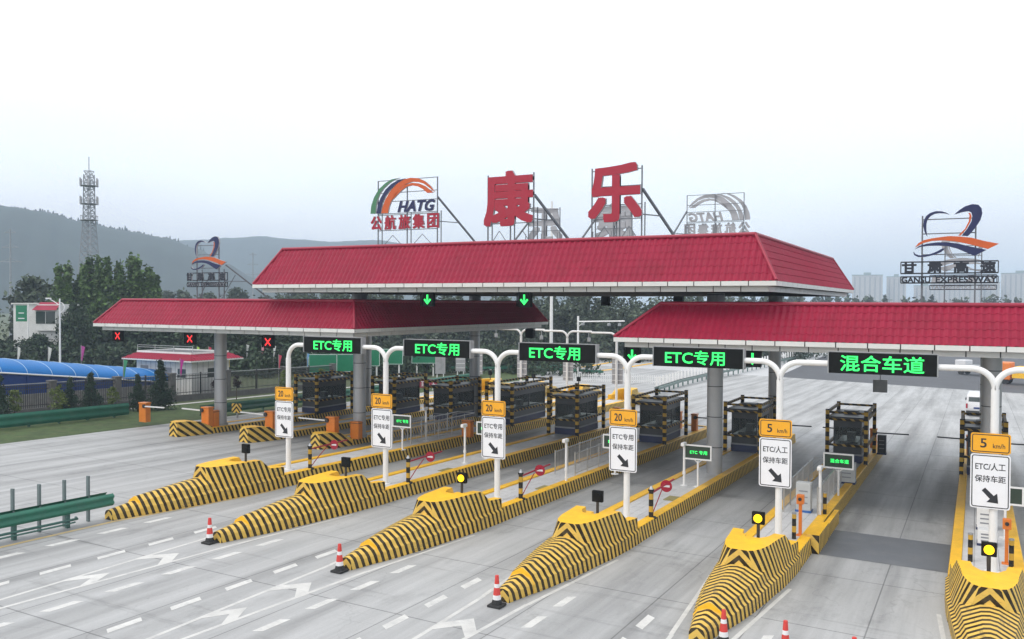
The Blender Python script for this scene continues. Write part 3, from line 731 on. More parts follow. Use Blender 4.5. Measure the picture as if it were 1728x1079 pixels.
# ================================================================== LANE SIGNALS UNDER THE EAVES
def signal(loc, rz, kind, label):
    t = thing('lane_signal', label, 'traffic signal', loc, (0, 0, rz), 'lane signals hung under the eaves')
    m = MB(); m.bevbox(-.33, .33, 0, .22, -.33, .33, .03)
    pp = part('housing', m, M_blk, t)
    m = MB(); m.bar((0, .11, .33), (0, .11, .62), .07); m.bar((-.2, .11, .36), (.2, .11, .36), .06); part('hanger', m, M_dk, t)
    m = MB(); m.box(-.35, .35, -.10, 0, .33, .35); m.box(-.35, -.33, -.10, 0, -.30, .33); m.box(.33, .35, -.10, 0, -.30, .33); part('visor', m, M_blk, pp)
    if kind == 'arrow':
        m = MB(); m.prism([(-.045, .24), (.045, .24), (.045, -.06), (.15, .05), (.21, -.01), (0, -.24), (-.21, -.01), (-.15, .05), (-.045, -.06)], lambda a, b, d: (a, d, b), -.012, -.002)
        part('lit_arrow', m, M_led, t)
    elif kind == 'cross':
        m = MB(); 
        m.prism([(-.22,-.17),(-.17,-.22),(0,-.05),(.17,-.22),(.22,-.17),(.05,0),(.22,.17),(.17,.22),(0,.05),(-.17,.22),(-.22,.17),(-.05,0)], lambda a, b, d: (a, d, b), -.012, -.002)
        part('lit_cross', m, M_ledr, t)
for x, z, k, lb in ((-18.6, 5.96, 'cross', 'red cross lane signal at the left end of the left eave'), (-12.42, 5.93, 'cross', 'red cross lane signal just left of the left canopy column'), (-6.45, 5.90, 'cross', 'red cross lane signal above the first gantry post'),
  (3.86, 8.22, 'arrow', 'green arrow lane signal under the high eave, left of its pair'), (9.14, 8.22, 'arrow', 'green arrow lane signal under the high eave, right of its pair'),
  (14.36, 5.86, 'arrow', 'green arrow lane signal at the left end of the right eave'), (19.46, 5.88, 'arrow', 'green arrow lane signal between the two right-hand lane boards')):
    signal((x, 5.45, z), 0, k, lb)
for x, z, lb in ((3.96, 8.24, 'dark back of a lane signal under the far high eave, left one'), (9.3, 8.24, 'dark back of a lane signal under the far high eave, right one'), (-1.4, 5.86, 'dark back of a lane signal behind the third lane board'), (22.3, 5.8, 'dark back of a lane signal hidden behind the mixed lane board')):
    signal((x, 28.3 if z > 7 else 26.9, z), math.pi, 'off', lb)
m = MB(); m.box(-.4, .4, 0, .2, -.38, .38); m.bar((0, .1, .38), (0, .1, 2.4), .05)
tag(part('message_box', m, M_alu, loc=(22.3, 26.6, 3.2)), 'grey box hanging under the far eave below the mixed lane board', 'equipment box')

# ================================================================== SIGN GANTRY OVER THE ENTRY LANES
GPX = [0, 5.4, 10.8, 16.2, 21.6, 27.9]
ARM_Z = 6.05
BOARD_C = [2.61, 8.01, 13.41, 18.81, 24.74]; BOARD_W = 3.17; BZ0, BZ1 = 5.864, 6.537
PL = ['white gantry post with one arm, furthest left', 'white forked gantry post between the first and second lane boards', 'white forked gantry post between the second and third lane boards',
      'white forked gantry post between the third and fourth lane boards', 'white forked gantry post left of the mixed lane board', 'white forked gantry post at the right edge, right of the mixed lane board']
def arc_pts(xa, dirn, zt, r, zf):
    pts = [(xa * 0, 0, zf)]
    return pts
for i, x in enumerate(GPX):
    zb = G(x, 0) + .5; t = thing('gantry_post', PL[i], 'gantry post', (x, 0, zb), group='white posts of the lane sign gantry')
    zt = 6.19 - zb; r = 0.62; zf = zt - r
    m = MB(); m.cyl(0, 0, 0, zf - .02, .115, 18); m.cyl(0, 0, 0, .03, .22, 18); part('post', m, M_wht, t)
    for s in ((1,) if i == 0 else (-1, 1)):
        if i == 5 and s == 1: xe = 2.3
        elif s == 1: xe = BOARD_C[i] - BOARD_W / 2 - x
        else: xe = x - (BOARD_C[i - 1] + BOARD_W / 2)
        pts = [(s * r * (1 - math.cos(a)), 0, zf - .03 + r * math.sin(a)) for a in [math.pi / 2 * k / 10 for k in range(11)]]
        pts = [(0, 0, zf - .35)] + pts + [(s * (xe + .02), 0, zf - .03 + r)]
        m = MB(); m.tube(pts, .095, 14); part('arm', m, M_wht, t)
BL = ['black lane board with green letters at the left end of the gantry', 'black lane board with green letters second from the left on the gantry', 'black lane board with green letters in the middle of the five',
      'black lane board with green letters above the front right column', 'black lane board with four green characters over the widest lane']
for k in range(5):
    t = thing('lane_board', BL[k], 'led board', (BOARD_C[k], 0, (BZ0 + BZ1) / 2), group='black led boards across the entry lanes')
    h = (BZ1 - BZ0) / 2; w = BOARD_W / 2
    m = MB(); m.bevbox(-w, w, -.13, .13, -h, h, .015); pp = part('cabinet', m, M_blk, t)
    m = MB(); m.box(-w - .03, -w, -.15, .16, -h - .01, h + .02); m.box(w, w + .03, -.15, .16, -h - .01, h + .02); m.box(-w, w, -.02, .16, h, h + .025); part('cabinet_trim', m, M_alu, pp)
    if k < 4: part('led_text', text_mesh('ETC专用', 2.12, .50, .010, .012, 'led_text', [M_led]), parent=pp, loc=(.03 if k < 2 else -.1, -.132, 0))
    else: part('led_text', text_mesh('混合车道', 2.46, .52, .010, .012, 'led_text', [M_led]), parent=pp, loc=(.0, -.132, 0))

def rrect(w, h, r, n=5):
    pts = []
    for cx, cy, a0 in ((w / 2 - r, h / 2 - r, 0), (-w / 2 + r, h / 2 - r, 90), (-w / 2 + r, -h / 2 + r, 180), (w / 2 - r, -h / 2 + r, 270)):
        pts += [(cx + r * math.cos(R(a0 + 90 * k / n)), cy + r * math.sin(R(a0 + 90 * k / n))) for k in range(n + 1)]
    return pts
def ring(m, w, h, r, t, y0, y1, mi=0):
    a = rrect(w, h, r); b = rrect(w - 2 * t, h - 2 * t, max(r - t, .01)); n = len(a)
    for i in range(n):
        j = (i + 1) % n
        m.add([(a[i][0], y0, a[i][1]), (a[j][0], y0, a[j][1]), (b[j][0], y0, b[j][1]), (b[i][0], y0, b[i][1]), (a[i][0], y1, a[i][1]), (a[j][0], y1, a[j][1]), (b[j][0], y1, b[j][1]), (b[i][0], y1, b[i][1])],
              [(0, 1, 2, 3), (0, 4, 5, 1), (3, 2, 6, 7)], mi)
LS_Z = [2.93 + .0, 2.99, 2.80, 2.64, 2.52, 2.80]
NTH = ['leftmost', 'second from the left', 'third from the left', 'third from the right', 'second from the right', 'rightmost']
for i, x in enumerate(GPX):
    sx = x - .10 if i else -.12
    zb = G(x, 0)
    zc = zb + {0: 2.78, 1: 2.86, 2: 2.975, 3: 3.06, 4: 3.15, 5: 3.26}[i]
    etc = i < 4
    t = thing('lane_sign', 'white text sign with arrow, ' + NTH[i] + ' of six on the gantry posts', 'road sign', (sx, -.16, zc), group='white keep distance signs on the gantry posts')
    W_, H_ = (1.06, 1.64)
    m = MB(); m.prism(rrect(W_, H_, .08), lambda a, b, d: (a, d, b), 0, .03); pp = part('plate', m, M_plate, t)
    m = MB(); ring(m, W_ - .07, H_ - .07, .07, .028, -.003, 0.0); part('border', m, M_ink, pp)
    part('lettering', text_mesh('ETC专用' if etc else 'ETC/人工', .80, .23, .004, .016, 'lettering', [M_ink]), parent=pp, loc=(0, 0, .45))
    part('lettering', text_mesh('保持车距', .82, .21, .004, .014, 'lettering', [M_ink]), parent=pp, loc=(0, 0, .08))
    m = MB(); a = [(-.25, .24), (-.17, .32), (.11, .04), (.20, .13), (.22, -.22), (-.13, -.20), (-.04, -.11), (-.25 - .02, .12 + .04)]
    m.prism([(-.22, .14), (-.13, .23), (.10, .0), (.19, .08), (.22, -.22), (-.09, -.20), (0, -.10)], lambda a, b, d: (a, d, b - .42), -.004, 0.0); part('arrow', m, M_ink, pp)
    m = MB()
    for z in (-.45, .45): m.box(-.3, .3, .031, .07, z - .03, z + .03)
    part('clamp', m, M_alu, t)
    t = thing('speed_sign', 'yellow ' + ('20' if etc else '5') + ' km/h speed plate, ' + NTH[i] + ' of six on the gantry posts', 'road sign', (sx + .0, -.16, zc + H_ / 2 + .33), group='yellow speed plates on the gantry posts')
    m = MB(); m.prism(rrect(1.06, .60, .07), lambda a, b, d: (a, d, b), 0, .03); pp = part('plate', m, M_ylw, t)
    m = MB(); ring(m, .99, .53, .06, .025, -.003, 0.0); part('border', m, M_ink, pp)
    part('number', text_mesh('20' if etc else '5', .30 if etc else .17, .28, .004, .02, 'number', [M_ink]), parent=pp, loc=(-.19, 0, .0))
    part('unit', text_mesh('km/h', .32, .14, .004, .012, 'unit', [M_ink]), parent=pp, loc=(.22, 0, -.07))
    m = MB(); m.box(-.3, .3, .031, .07, -.03, .03); part('clamp', m, M_alu, t)

# ================================================================== FURNITURE ON THE ENTRY ISLANDS
ILOC = ['on the leftmost entry island', 'on the second entry island', 'on the third entry island', 'on the fourth entry island', 'on the fifth entry island', 'on the rightmost entry island']
for i in range(6):
    x = ISX[i]
    on = i in (2, 4, 5)
    lx = [.99, .8, .64, .45, .24, .02][i]
    t = thing('warning_lamp', ('lit amber' if on else 'dark unlit') + ' warning lamp on a short post in the nose, ' + ILOC[i][3:], 'warning lamp', TI(x + lx * .55, -3.0, .5), group='amber warning lamps behind the island noses')
    m = MB(); m.cyl(0, 0, 0, 1.2, .05, 10); part('post', m, M_dk, t)
    m = MB(); m.bevbox(-.19, .19, -.06, .08, 1.17, 1.55, .02); part('housing', m, M_blk, t)
    m = MB(); m.tube([(0, -.061, 1.36), (0, -.10, 1.36)], .128, 20, caps=True); part('lens', m, M_amb if on else M_blk, t)
# stop arms on bollards
for i in range(4):
    t = thing('stop_arm', 'striped bollard with swung-back arm and red no entry disc ' + ILOC[i], 'barrier', TI(5.4 * i + .72, .62, .5), group='bollards with red discs beside the gantry posts')
    m = MB(); m.cyl(0, 0, .04, 1.0, .085, 14); part('post', m, M_bandr, t)
    m = MB(); m.cyl(0, 0, 0, .05, .2, 16); part('post_base', m, M_rub, t)
    m = MB(); m.cyl(0, 0, 1.0, 1.07, .11, 14); part('collar', m, M_rub, t)
    m = MB(); m.cyl(0, 0, 1.07, 1.19, .085, 12, r1=.03); part('cap', m, M_stl, t)
    m = MB(); m.bar((0, .08, .92), (.03, 2.6, .98), .06, .05); m.tube([(.02, .1, .15), (.06, .5, .5), (.05, 1.1, .86)], .02, 8); part('arm', m, M_red, t)
    d = thing('no_entry_disc', 'round red no entry disc on the stop arm ' + ILOC[i], 'road sign', TI(5.4 * i + .76, 2.3, 1.42), group='red discs on the stop arms')
    m = MB(); m.tube([(0, -.03, 0), (0, -.055, 0)], .23, 24); part('disc', m, M_red, d)
    m = MB(); m.box(-.14, .14, -.062, -.0555, -.04, .04); part('bar', m, M_plate, d)
# camera posts
for i, (cx, cy) in enumerate(((.1, 11.0), (5.5, 6.3), (11.5, 5.0), (16.1, 7.4), (22.2, 4.8))):
    t = thing('camera_post', 'thin white camera post ' + ILOC[i], 'camera', TI(cx, cy, .5), group='white camera posts on the islands')
    m = MB(); m.cyl(0, 0, 0, 1.75, .055, 12); m.cyl(0, 0, 0, .03, .16, 14); m.cyl(0, 0, .5, .62, .075, 12); part('post', m, M_wht, t)
    m = MB(); m.bevbox(-.08, .08, -.30, .12, 1.76, 1.92, .03); m.bar((0, -.1, 1.72), (0, -.1, 1.8), .06); part('camera', m, M_wht, t)
# small lane status displays
for i, (cx, cy, w, lb) in enumerate(((.85, 7.6, 1.15, 'ETC 专用'), (5.75, 8.0, 1.15, 'ETC 专用'), (12.6, 8.0, 1.15, 'ETC 专用'), (16.7, 7.4, 1.22, 'ETC 专用'), (22.3, 9.0, 1.2, '混合车道'), (28.35, 5.0, 1.1, ''))):
    t = thing('lane_display', 'small framed ' + ('display with green text ' if lb else 'dark display ') + ILOC[i], 'led display', TI(cx, cy, .5), group='small displays on the islands')
    m = MB(); m.cyl(0, .06, 0, 1.15, .045, 12); m.cyl(0, .06, 0, .03, .18, 14); m.bar((0, .06, 1.05), (-.3, .06, 1.3), .04); m.bar((0, .06, 1.05), (.3, .06, 1.3), .04); part('post', m, M_wht, t)
    m = MB(); m.box(-w / 2, w / 2, 0, .12, 1.2, 1.84); part('cabinet', m, M_alu if i else M_alu, t)
    m = MB(); m.box(-w / 2 + .05, w / 2 - .05, -.006, 0, 1.26, 1.78); part('screen', m, mat('display_screen', (.03, .05, .035), .3) if i == 0 else MATS['display_screen'], t)
    m = MB()
    for z0, z1 in ((1.19, 1.25), (1.79, 1.85)): m.box(-w / 2 - .01, w / 2 + .01, -.03, -.0, z0, z1)
    for s in (-1, 1): m.box(*sorted((s * (w / 2 + .01), s * (w / 2 - .05))), -.03, 0, 1.25, 1.79)
    part('frame', m, M_wht, t)
    if lb: part('led_text', text_mesh(lb, w * .62, .17, .006, .012, 'led_text', [M_led]), parent=t, loc=(.04, -.008, 1.52))
# booths in their striped crash cages
def booth_meshes(y0, y1):
    P = {}
    L = y1 - y0
    m = MB()
    m.box(-.09, .09, -.09, .09, 0, 2.80)
    P['crash_post'] = m
    m = MB()
    for z in (2.66, 2.30, .95):
        for x in (-.95, .95): m.box(x - .06, x + .06, .09, L - .09, z - .06, z + .06)
        for y in ((0, L) if z != .95 else (0,)): m.box(-.86, .86, y - .055, y + .055, z - .055, z + .055)
    P['crash_rail'] = m
    m = MB(); bx = .70; by0, by1 = .40, L - .40
    m.box(-bx, bx, by0, by1, .45, .95); 
    for x in (-bx, bx - .07):
        for y in (by0, by1 - .07, (by0 + by1) / 2): m.box(x, x + .07, y, y + .07, .95, 1.85)
    m.box(-bx, bx, by0, by1, 1.85, 2.18)
    P['body'] = m
    m = MB(); m.box(-bx - .02, bx + .02, by0 - .02, by1 + .02, 0, .38); P['base'] = m
    m = MB(); m.box(-bx - .025, bx + .025, by0 - .025, by1 + .025, .38, .47); P['band'] = m
    m = MB(); m.bevbox(-bx - .14, bx + .14, by0 - .14, by1 + .14, 2.18, 2.40, .03); m.box(-.35, .35, L / 2 - .3, L / 2 + .3, 2.40, 2.58); P['roof'] = m
    P['win'] = []
    m = MB(); m.box(-bx + .07, bx - .07, by0 + .02, by0 + .04, .95, 1.85); P['win'].append(m)
    m = MB(); m.box(-bx + .07, bx - .07, by1 - .04, by1 - .02, .95, 1.85); P['win'].append(m)
    ym = (by0 + by1) / 2
    for s in (-1, 1):
        for a, b in ((by0 + .07, ym), (ym + .07, by1 - .07)):
            m = MB(); m.box(*sorted((s * (bx - .02), s * (bx - .04))), a, b, .95, 1.85); P['win'].append(m)
    m = MB(); m.box(-.45, .45, by0 + .5, by1 - .5, .95, 1.02); m.box(-.2, .2, ym - .25, ym + .15, 1.02, 1.4); P['desk'] = m
    return P
M_clear = bpy.data.materials.new('booth_window_glass'); M_clear.use_nodes = True
_p = M_clear.node_tree.nodes['Principled BSDF']; _p.inputs['Base Color'].default_value = (.90, .95, .93, 1); _p.inputs['Roughness'].default_value = .03
_p.inputs['Transmission Weight'].default_value = .96; _p.inputs['IOR'].default_value = 1.05
BM = {}
def booth(x, y0, y1, label, kh):
    k = round(y1 - y0, 2)
    if k not in BM:
        P = booth_meshes(y0, y1)
        BM[k] = {n: P[n].mesh(n, [mt]) for n, mt in (('crash_post', M_bandr), ('crash_rail', M_band), ('body', M_booth), ('base', M_bblue), ('band', M_bgry), ('roof', M_booth), ('desk', M_booth))}
        BM[k]['win'] = [w.mesh('window', [M_clear]) for w in P['win']]
    Q = BM[k]; t = thing('toll_booth', label, 'toll booth', TI(x, y0, kh), group='toll booths inside striped crash cages')
    for n in ('body', 'base', 'band', 'roof', 'desk'): part(n, Q[n], parent=t)
    for px_ in (-.95, .95):
        for py_ in (0, y1 - y0): part('cage_post', Q['crash_post'], parent=t, loc=(px_, py_, 0))
    part('cage_rail', Q['crash_rail'], parent=t)
    for w in Q['win']: part('window', w, parent=t)
for x, y0, y1, lb, kh in ((ISX[5], 18.4, 22.3, 'dark toll booth in a crash cage at the right edge, behind the rightmost sign', .5), (ISX[4], 18.4, 22.6, 'dark toll booth in a crash cage beside the widest lane', .5),
   (ISX[3], 18.4, 22.4, 'dark toll booth in a crash cage behind the second sign from the right', .5), (ISX[2], 18.4, 22.6, 'dark toll booth in a crash cage behind the third sign from the right', .5),
   (ISX[1], 18.2, 22.4, 'dark toll booth in a crash cage just left of the fourth gantry post', .5), (ISX[0] + .1, 19.8, 25.6, 'longest dark toll booth in a crash cage behind the third gantry post', .5),
   (EXX[0], 20.0, 23.9, 'dark exit toll booth between the second gantry post and the back column', .33), (EXX[1], 20.0, 23.9, 'dark exit toll booth behind the second gantry post', .33), (EXX[2] + .1, 17.2, 21.1, 'dark exit toll booth between the first gantry post and the column', .33)):
    booth(x, y0, y1, lb, kh)
# automatic barriers at the tail of each island
def gate(x, y, h, side, ln, label, body, armm, rz=0, bw=.36, bh=1.05):
    t = thing('barrier_gate', label, 'barrier gate', TI(x, y, h), group='automatic barriers with straight arms')
    m = MB(); m.bevbox(-bw / 2, bw / 2, -.2, .2, 0, bh, .03); m.bevbox(-bw / 2 - .03, bw / 2 + .03, -.23, .23, bh, bh + .1, .03); part('cabinet', m, body, t)
    m = MB(); m.bar((side * bw * .4, -.24, bh - .12), (side * (bw / 2 + ln), -.24, bh - .10), .09, .07); part('arm', m, armm, t)
    m = MB(); m.tube([(side * bw * .35, -.20, bh - .12), (side * bw * .35, -.29, bh - .12)], .12, 14); part('hub', m, M_dk, t)
for i in range(1, 6):
    for s, ln in ((1, 1.75), (-1, 1.5)):
        if i == 1 and s < 0: continue
        gate(ISX[i] + s * .62, 25.6 if s > 0 else 26.2, .5, s, ln, 'orange barrier with a dark arm reaching %s, %s' % ('right' if s > 0 else 'left', ILOC[i]), M_obox, M_dk)
gate(-19.1, 7.8, .25, 1, 1.75, 'orange barrier at the left road edge with a short white arm', M_obox, M_wht, bw=.62, bh=1.15)
gate(-14.0, 8.2, .33, -1, 1.6, 'orange barrier on the leftmost exit island, arm reaching left', M_obox, M_wht, bw=.62, bh=1.15)
gate(-9.5, 8.9, .33, -1, 1.9, 'orange barrier on the middle exit island behind the leftmost sign', M_obox, M_wht, bw=.62, bh=1.2)
gate(-5.1, 9.2, .33, -1, 2.0, 'orange barrier on the exit island nearest the entry lanes', M_obox, M_wht, bw=.62, bh=1.2)
m = MB(); m.bevbox(-.42, .42, -.42, .42, 0, .95, .03)
for n_, lx, ly, lb in ((0, -13.95, 8.62, 'orange guard around the foot of the left canopy column'), (1, -4.1, 10.1, 'orange guard around the foot of the second canopy column'), (2, 1.1, 13.9, 'orange cabinet standing on the first entry island')):
    g_ = thing('column_guard', lb, 'guard box', TI(lx, ly, .34 if n_ < 2 else .5))
    mm = MB(); mm.bevbox(-.30, .30, -.20, .20, 0, 1.0, .03); part('shell', mm, M_obox, g_)
    mm = MB(); mm.box(-.31, .31, -.21, .21, .90, .93); part('seam', mm, M_dk, g_)
# concrete plinth, striped boards by the verge
for lb, x, y in (('striped hazard board at the end of the verge guardrail', -21.9, 10.0), ('striped hazard board in front of the verge near the leftmost exit island', -17.8, 14.3)):
    t = thing('hazard_board', lb, 'hazard board', TI(x, y))
    m = MB(); m.box(-.45, .45, -.02, .02, .35, 1.0); part('board', m, M_chev, t)
    m = MB(); m.box(-.05, .05, .02, .1, 0, .9); part('post', m, M_alu, t)
# stainless railings
def railing(x0, x1, y0, y1, label, open_front=True):
    t = thing('railing', label, 'railing', TI((x0 + x1) / 2, y0, .5), group='stainless railings on the entry islands')
    w = (x1 - x0) / 2; L = y1 - y0
    m = MB(); 
    for s in (-1, 1):
        m.tube([(s * w, 0, 1.05), (s * w, L, 1.05)], .028, 8); m.tube([(s * w, 0, .15), (s * w, L, .15)], .018, 8)
    m.tube([(-w, L, 1.05), (w, L, 1.05)], .028, 8); part('top_rail', m, M_stl, t)
    for s in (-1, 1):
        for k in range(int(L / 1.4) + 1): 
            mm = MB(); mm.cyl(s * w, k * 1.4, 0, 1.12, .03, 8); part('post', mm, M_stl, t)
    for s in (-1, 1):
        m = MB()
        for k in range(int(L / .16)): m.cyl(s * w, .08 + k * .16, .15, 1.05, .009, 5)
        part('bars', m, M_stl, t)
railing(-.75, .45, 9.0, 15.8, 'stainless railing on the leftmost entry island')
railing(10.35, 11.35, 6.3, 14.2, 'stainless railing walkway on the third entry island')
railing(20.9, 22.15, 4.6, 11.4, 'stainless railing walkway on the fifth entry island')
# sensor posts, machine and boxes on the two right islands
for x, y, lb in ((22.1, 1.2, 'orange sensor post left of the dark weighing plate'), (28.3, 1.3, 'orange sensor post on the rightmost island')):
    t = thing('sensor_post', lb, 'sensor post', TI(x, y, .5), group='orange sensor posts')
    m = MB(); m.box(-.05, .05, -.05, .05, 0, 1.15); m.bevbox(-.12, .12, -.12, .1, 1.1, 1.42, .02); m.box(-.13, .13, -.13, .13, 0, .03); part('post', m, M_oran, t)
    m = MB(); m.tube([(0, -.121, 1.28), (0, -.15, 1.28)], .06, 14); part('eye', m, M_dk, t)
for x, y, lb in ((22.0, .6, 'striped marker post beside the orange post on the fifth island'), (27.3, .95, 'striped marker post left of the rightmost lamp'), (28.42, .9, 'striped marker post right of the rightmost lamp'), (22.35, 5.0, 'striped marker post at the mouth of the fifth island walkway')):
    t = thing('marker_post', lb, 'marker post', TI(x, y, .5), group='short striped marker posts')
    m = MB(); m.cyl(0, 0, 0, .85, .07, 12); part('post', m, M_bandr, t)
    m = MB(); m.cyl(0, 0, .85, .90, .075, 12); part('cap', m, M_alu, t)
def cabinet(x, y, w, d, h, label, mt, blue=False):
    t = thing('service_cabinet', label, 'cabinet', TI(x, y, .5))
    m = MB(); m.bevbox(-w / 2, w / 2, -d / 2, d / 2, .08, h, .02); part('case', m, mt, t)
    m = MB(); m.box(-w / 2 - .02, w / 2 + .02, -d / 2 - .02, d / 2 + .02, 0, .09); part('plinth', m, M_bblue if not blue else mat('cabinet_blue', (.03, .12, .36), .4), t)
    m = MB()
    for z in (.3, .5, .7): m.box(-w * .3, w * .3, -d / 2 - .006, -d / 2, h * z, h * z + .05)
    part('slots', m, M_bgry, t)
cabinet(21.55, 5.2, .55, .4, 1.15, 'pale cabinet with blue plinth by the fifth island walkway', M_ash, True)
cabinet(22.15, 12.6, .85, .5, .95, 'light grey ticket machine below the mixed lane display', M_ash)
cabinet(27.75, 3.6, .5, .5, .55, 'low white cabinet with blue trim on the rightmost island', M_wht)
cabinet(27.75, 6.2, .55, .5, .8, 'white cabinet behind the rightmost lane sign', M_wht)
cabinet(22.75, 23.2, .45, .4, 1.1, 'dark cabinet at the rear right corner of the fifth island booth', M_booth)
for i, (x, y) in enumerate(((5.9, 4.2), (11.4, 3.2), (16.6, 4.4))):
    m = MB(); m.box(-.32, .32, -.45, .45, 0, .02); m.box(-.1, .1, -.35, -.3, .02, .035)
    tag(part('manhole_cover', m, mat('cover_olive', (.30, .26, .10), .6) if i == 0 else MATS['cover_olive'], loc=TI(x, y, .503), rot=TILT), 'olive cover plate let into the tiles ' + ILOC[i + 1], 'cover plate', 'cover plates in the island paving')
# traffic cones
def cone(x, y, label):
    t = thing('traffic_cone', label, 'traffic cone', TI(x, y), group='red and white traffic cones at the island tips')
    m = MB(); m.bevbox(-.20, .20, -.20, .20, 0, .07, .02); m.tube([(0, 0, .07), (0, 0, .2)], .15, 18, r1=.115, caps=False); part('foot', m, M_rub, t)
    def ztor(z): return .115 - (z - .2) * .115
    m = MB(); m.tube([(0, 0, .2), (0, 0, .32)], ztor(.2), 18, r1=ztor(.32), caps=False); m.tube([(0, 0, .52), (0, 0, .62)], ztor(.52), 18, r1=ztor(.62), caps=False); part('band', m, M_refl, t)
    m = MB(); m.tube([(0, 0, .32), (0, 0, .52)], ztor(.32), 18, r1=ztor(.52), caps=False); m.tube([(0, 0, .62), (0, 0, .84)], ztor(.62), 18, r1=.05); part('body', m, M_cred, t)
for x, y, lb in ((5.15, -9.35, 'cone at the tip of the second island from the left'), (10.66, -9.45, 'cone at the tip of the third island from the left'), (16.1, -9.55, 'cone at the tip of the fourth island from the left'),
     (22.05, -8.9, 'cone cut by the bottom edge, right of the fifth island tip'), (23.5, -8.85, 'cone cut by the bottom edge, in the widest lane'), (25.05, -9.1, 'cone cut by the bottom edge, rightmost of all')):
    cone(x, y, 'red and white ' + lb)

# ================================================================== GUARDRAILS
def wbeam(m, pts, z, side, mi=0, bh=1.0):
    prof = [(0, -.155), (.035, -.12), (.07, -.105), (.075, -.06), (.02, -.03), (.02, .03), (.075, .06), (.07, .105), (.035, .12), (0, .155)]
    n = len(prof); vs = []
    for k, (x, y) in enumerate(pts):
        a = Vector((pts[min(k + 1, len(pts) - 1)][0] - pts[max(k - 1, 0)][0], pts[min(k + 1, len(pts) - 1)][1] - pts[max(k - 1, 0)][1])).normalized()
        nx, ny = a.y * side, -a.x * side
        for t_ in (0, 1):
            for d, h in prof: vs.append((x + nx * (d + .012 * t_), y + ny * (d + .012 * t_), z + h * bh + G(x, y)))
    fs = []
    for k in range(len(pts) - 1):
        o, q = k * 2 * n, (k + 1) * 2 * n
        for j in range(n - 1):
            fs += [(o + j, o + j + 1, q + j + 1, q + j), (o + n + j + 1, o + n + j, q + n + j, q + n + j + 1)]
    m.add(vs, fs, mi, True)
def guardrail(name, pts, label, cat, both=True, posts=2.0, hz=.62, mt=M_grl, bh=1.0):
    t = thing(name, label, cat, (0, 0, 0))
    for side in ((1, -1) if both else (1,)):
        m = MB(); off = [(x, y) for x, y in pts]
        sh = []
        for k, (x, y) in enumerate(off):
            a = Vector((off[min(k + 1, len(off) - 1)][0] - off[max(k - 1, 0)][0], off[min(k + 1, len(off) - 1)][1] - off[max(k - 1, 0)][1])).normalized()
            sh.append((x + a.y * side * .16, y - a.x * side * .16))
        wbeam(m, sh, hz, side, 0, bh); part('beam', m, mt, t)
    d = 0; last = None; acc = posts * .6
    for k in range(len(pts) - 1):
        a, b = Vector(pts[k]), Vector(pts[k + 1]); L = (b - a).length; s = 0
        while acc <= L:
            p = a + (b - a) * (acc / L)
            mm = MB(); mm.box(p.x - .06, p.x + .06, p.y - .06, p.y + .06, G(p.x, p.y) - .05, G(p.x, p.y) + hz + .1); mm.box(p.x - .16, p.x + .16, p.y - .07, p.y + .07, G(p.x, p.y) + hz - .12, G(p.x, p.y) + hz + .10)
            part('post', mm, M_grlp, t); acc += posts
        acc -= L
    return t
gt = guardrail('guardrail', [(-.28, -27.0), (-.28, -18), (-.28, -8.98)], 'green steel guardrail with four upright slats ending before the leftmost island', 'guardrail', hz=.72, bh=1.4, posts=1.9)
m = MB()
m.tube([(-.16, -27, G(0, -27) + .30), (-.16, -10.6, G(0, -10.6) + .28), (-.20, -10.35, G(0, -10.3) + .27), (-.42, -10.25, G(0, -10.3) + .27)], .045, 8)
m.tube([(-.05, -27, G(0, -27) + .22), (-.05, -10.9, G(0, -10.6) + .20), (-.1, -10.5, G(0, -10.3) + .20)], .03, 8)
part('lower_rail', m, M_grlp, gt)
for k in range(10):
    y = -9.69 - .92 * k
    m = MB(); m.box(-.58, -.46, y - .035, y + .035, G(-.5, y) + .0, G(-.5, y) + 1.63)
    part('slat', m, M_slate, gt)
vt = guardrail('guardrail', [(-23.85, -20), (-23.85, 10.2)], 'green guardrail along the grass verge at the left edge', 'guardrail', both=False, posts=2.0, hz=.52, bh=2.6)
guardrail('guardrail', [(-19.6, 12.5), (-20.4, 30), (-23.0, 55), (-26, 62)], 'green guardrail along the exit road beside the leftmost booth', 'guardrail', both=False, posts=2.5, hz=.52, bh=2.2)
c0 = (-47, 78)
curve = [(c0[0] + 24 * math.cos(a), c0[1] + 22 * math.sin(a)) for a in [R(-95 + 8 * k) for k in range(24)]]
guardrail('guardrail', curve, 'curved green guardrail around the pale ground in the distance', 'guardrail', both=True, posts=3.0, hz=.7)
guardrail('guardrail', [(-34, 69), (-22, 71.5), (-14, 72)], 'far green guardrail behind the exit gantry', 'guardrail', both=True, posts=3.0, hz=.7)
# median: guardrail with white anti-glare slats
med = [(-.9, 54), (-2.2, 66), (-2.9, 80), (-1.6, 110), (.6, 147), (3, 190)]
mg = guardrail('median_guardrail', med, 'grey green median guardrail topped with white slats leading to the distance', 'guardrail', both=True, posts=2.4, hz=.62, mt=mat('guardrail_grey_green', (.16, .22, .20), .5, var=.15))
def along(pts, step):
    out = []; acc = 0
    for k in range(len(pts) - 1):
        a, b = Vector(pts[k]), Vector(pts[k + 1]); L = (b - a).length
        while acc <= L: out.append(a + (b - a) * (acc / L)); acc += step
        acc -= L
    return out
for p in along(med, 1.6)[:90]:
    mm = MB(); z = G(p.x, p.y); mm.box(p.x - .11, p.x + .11, p.y - .03, p.y + .03, z + .85, z + 1.75); part('slat', mm, M_wht, mg)
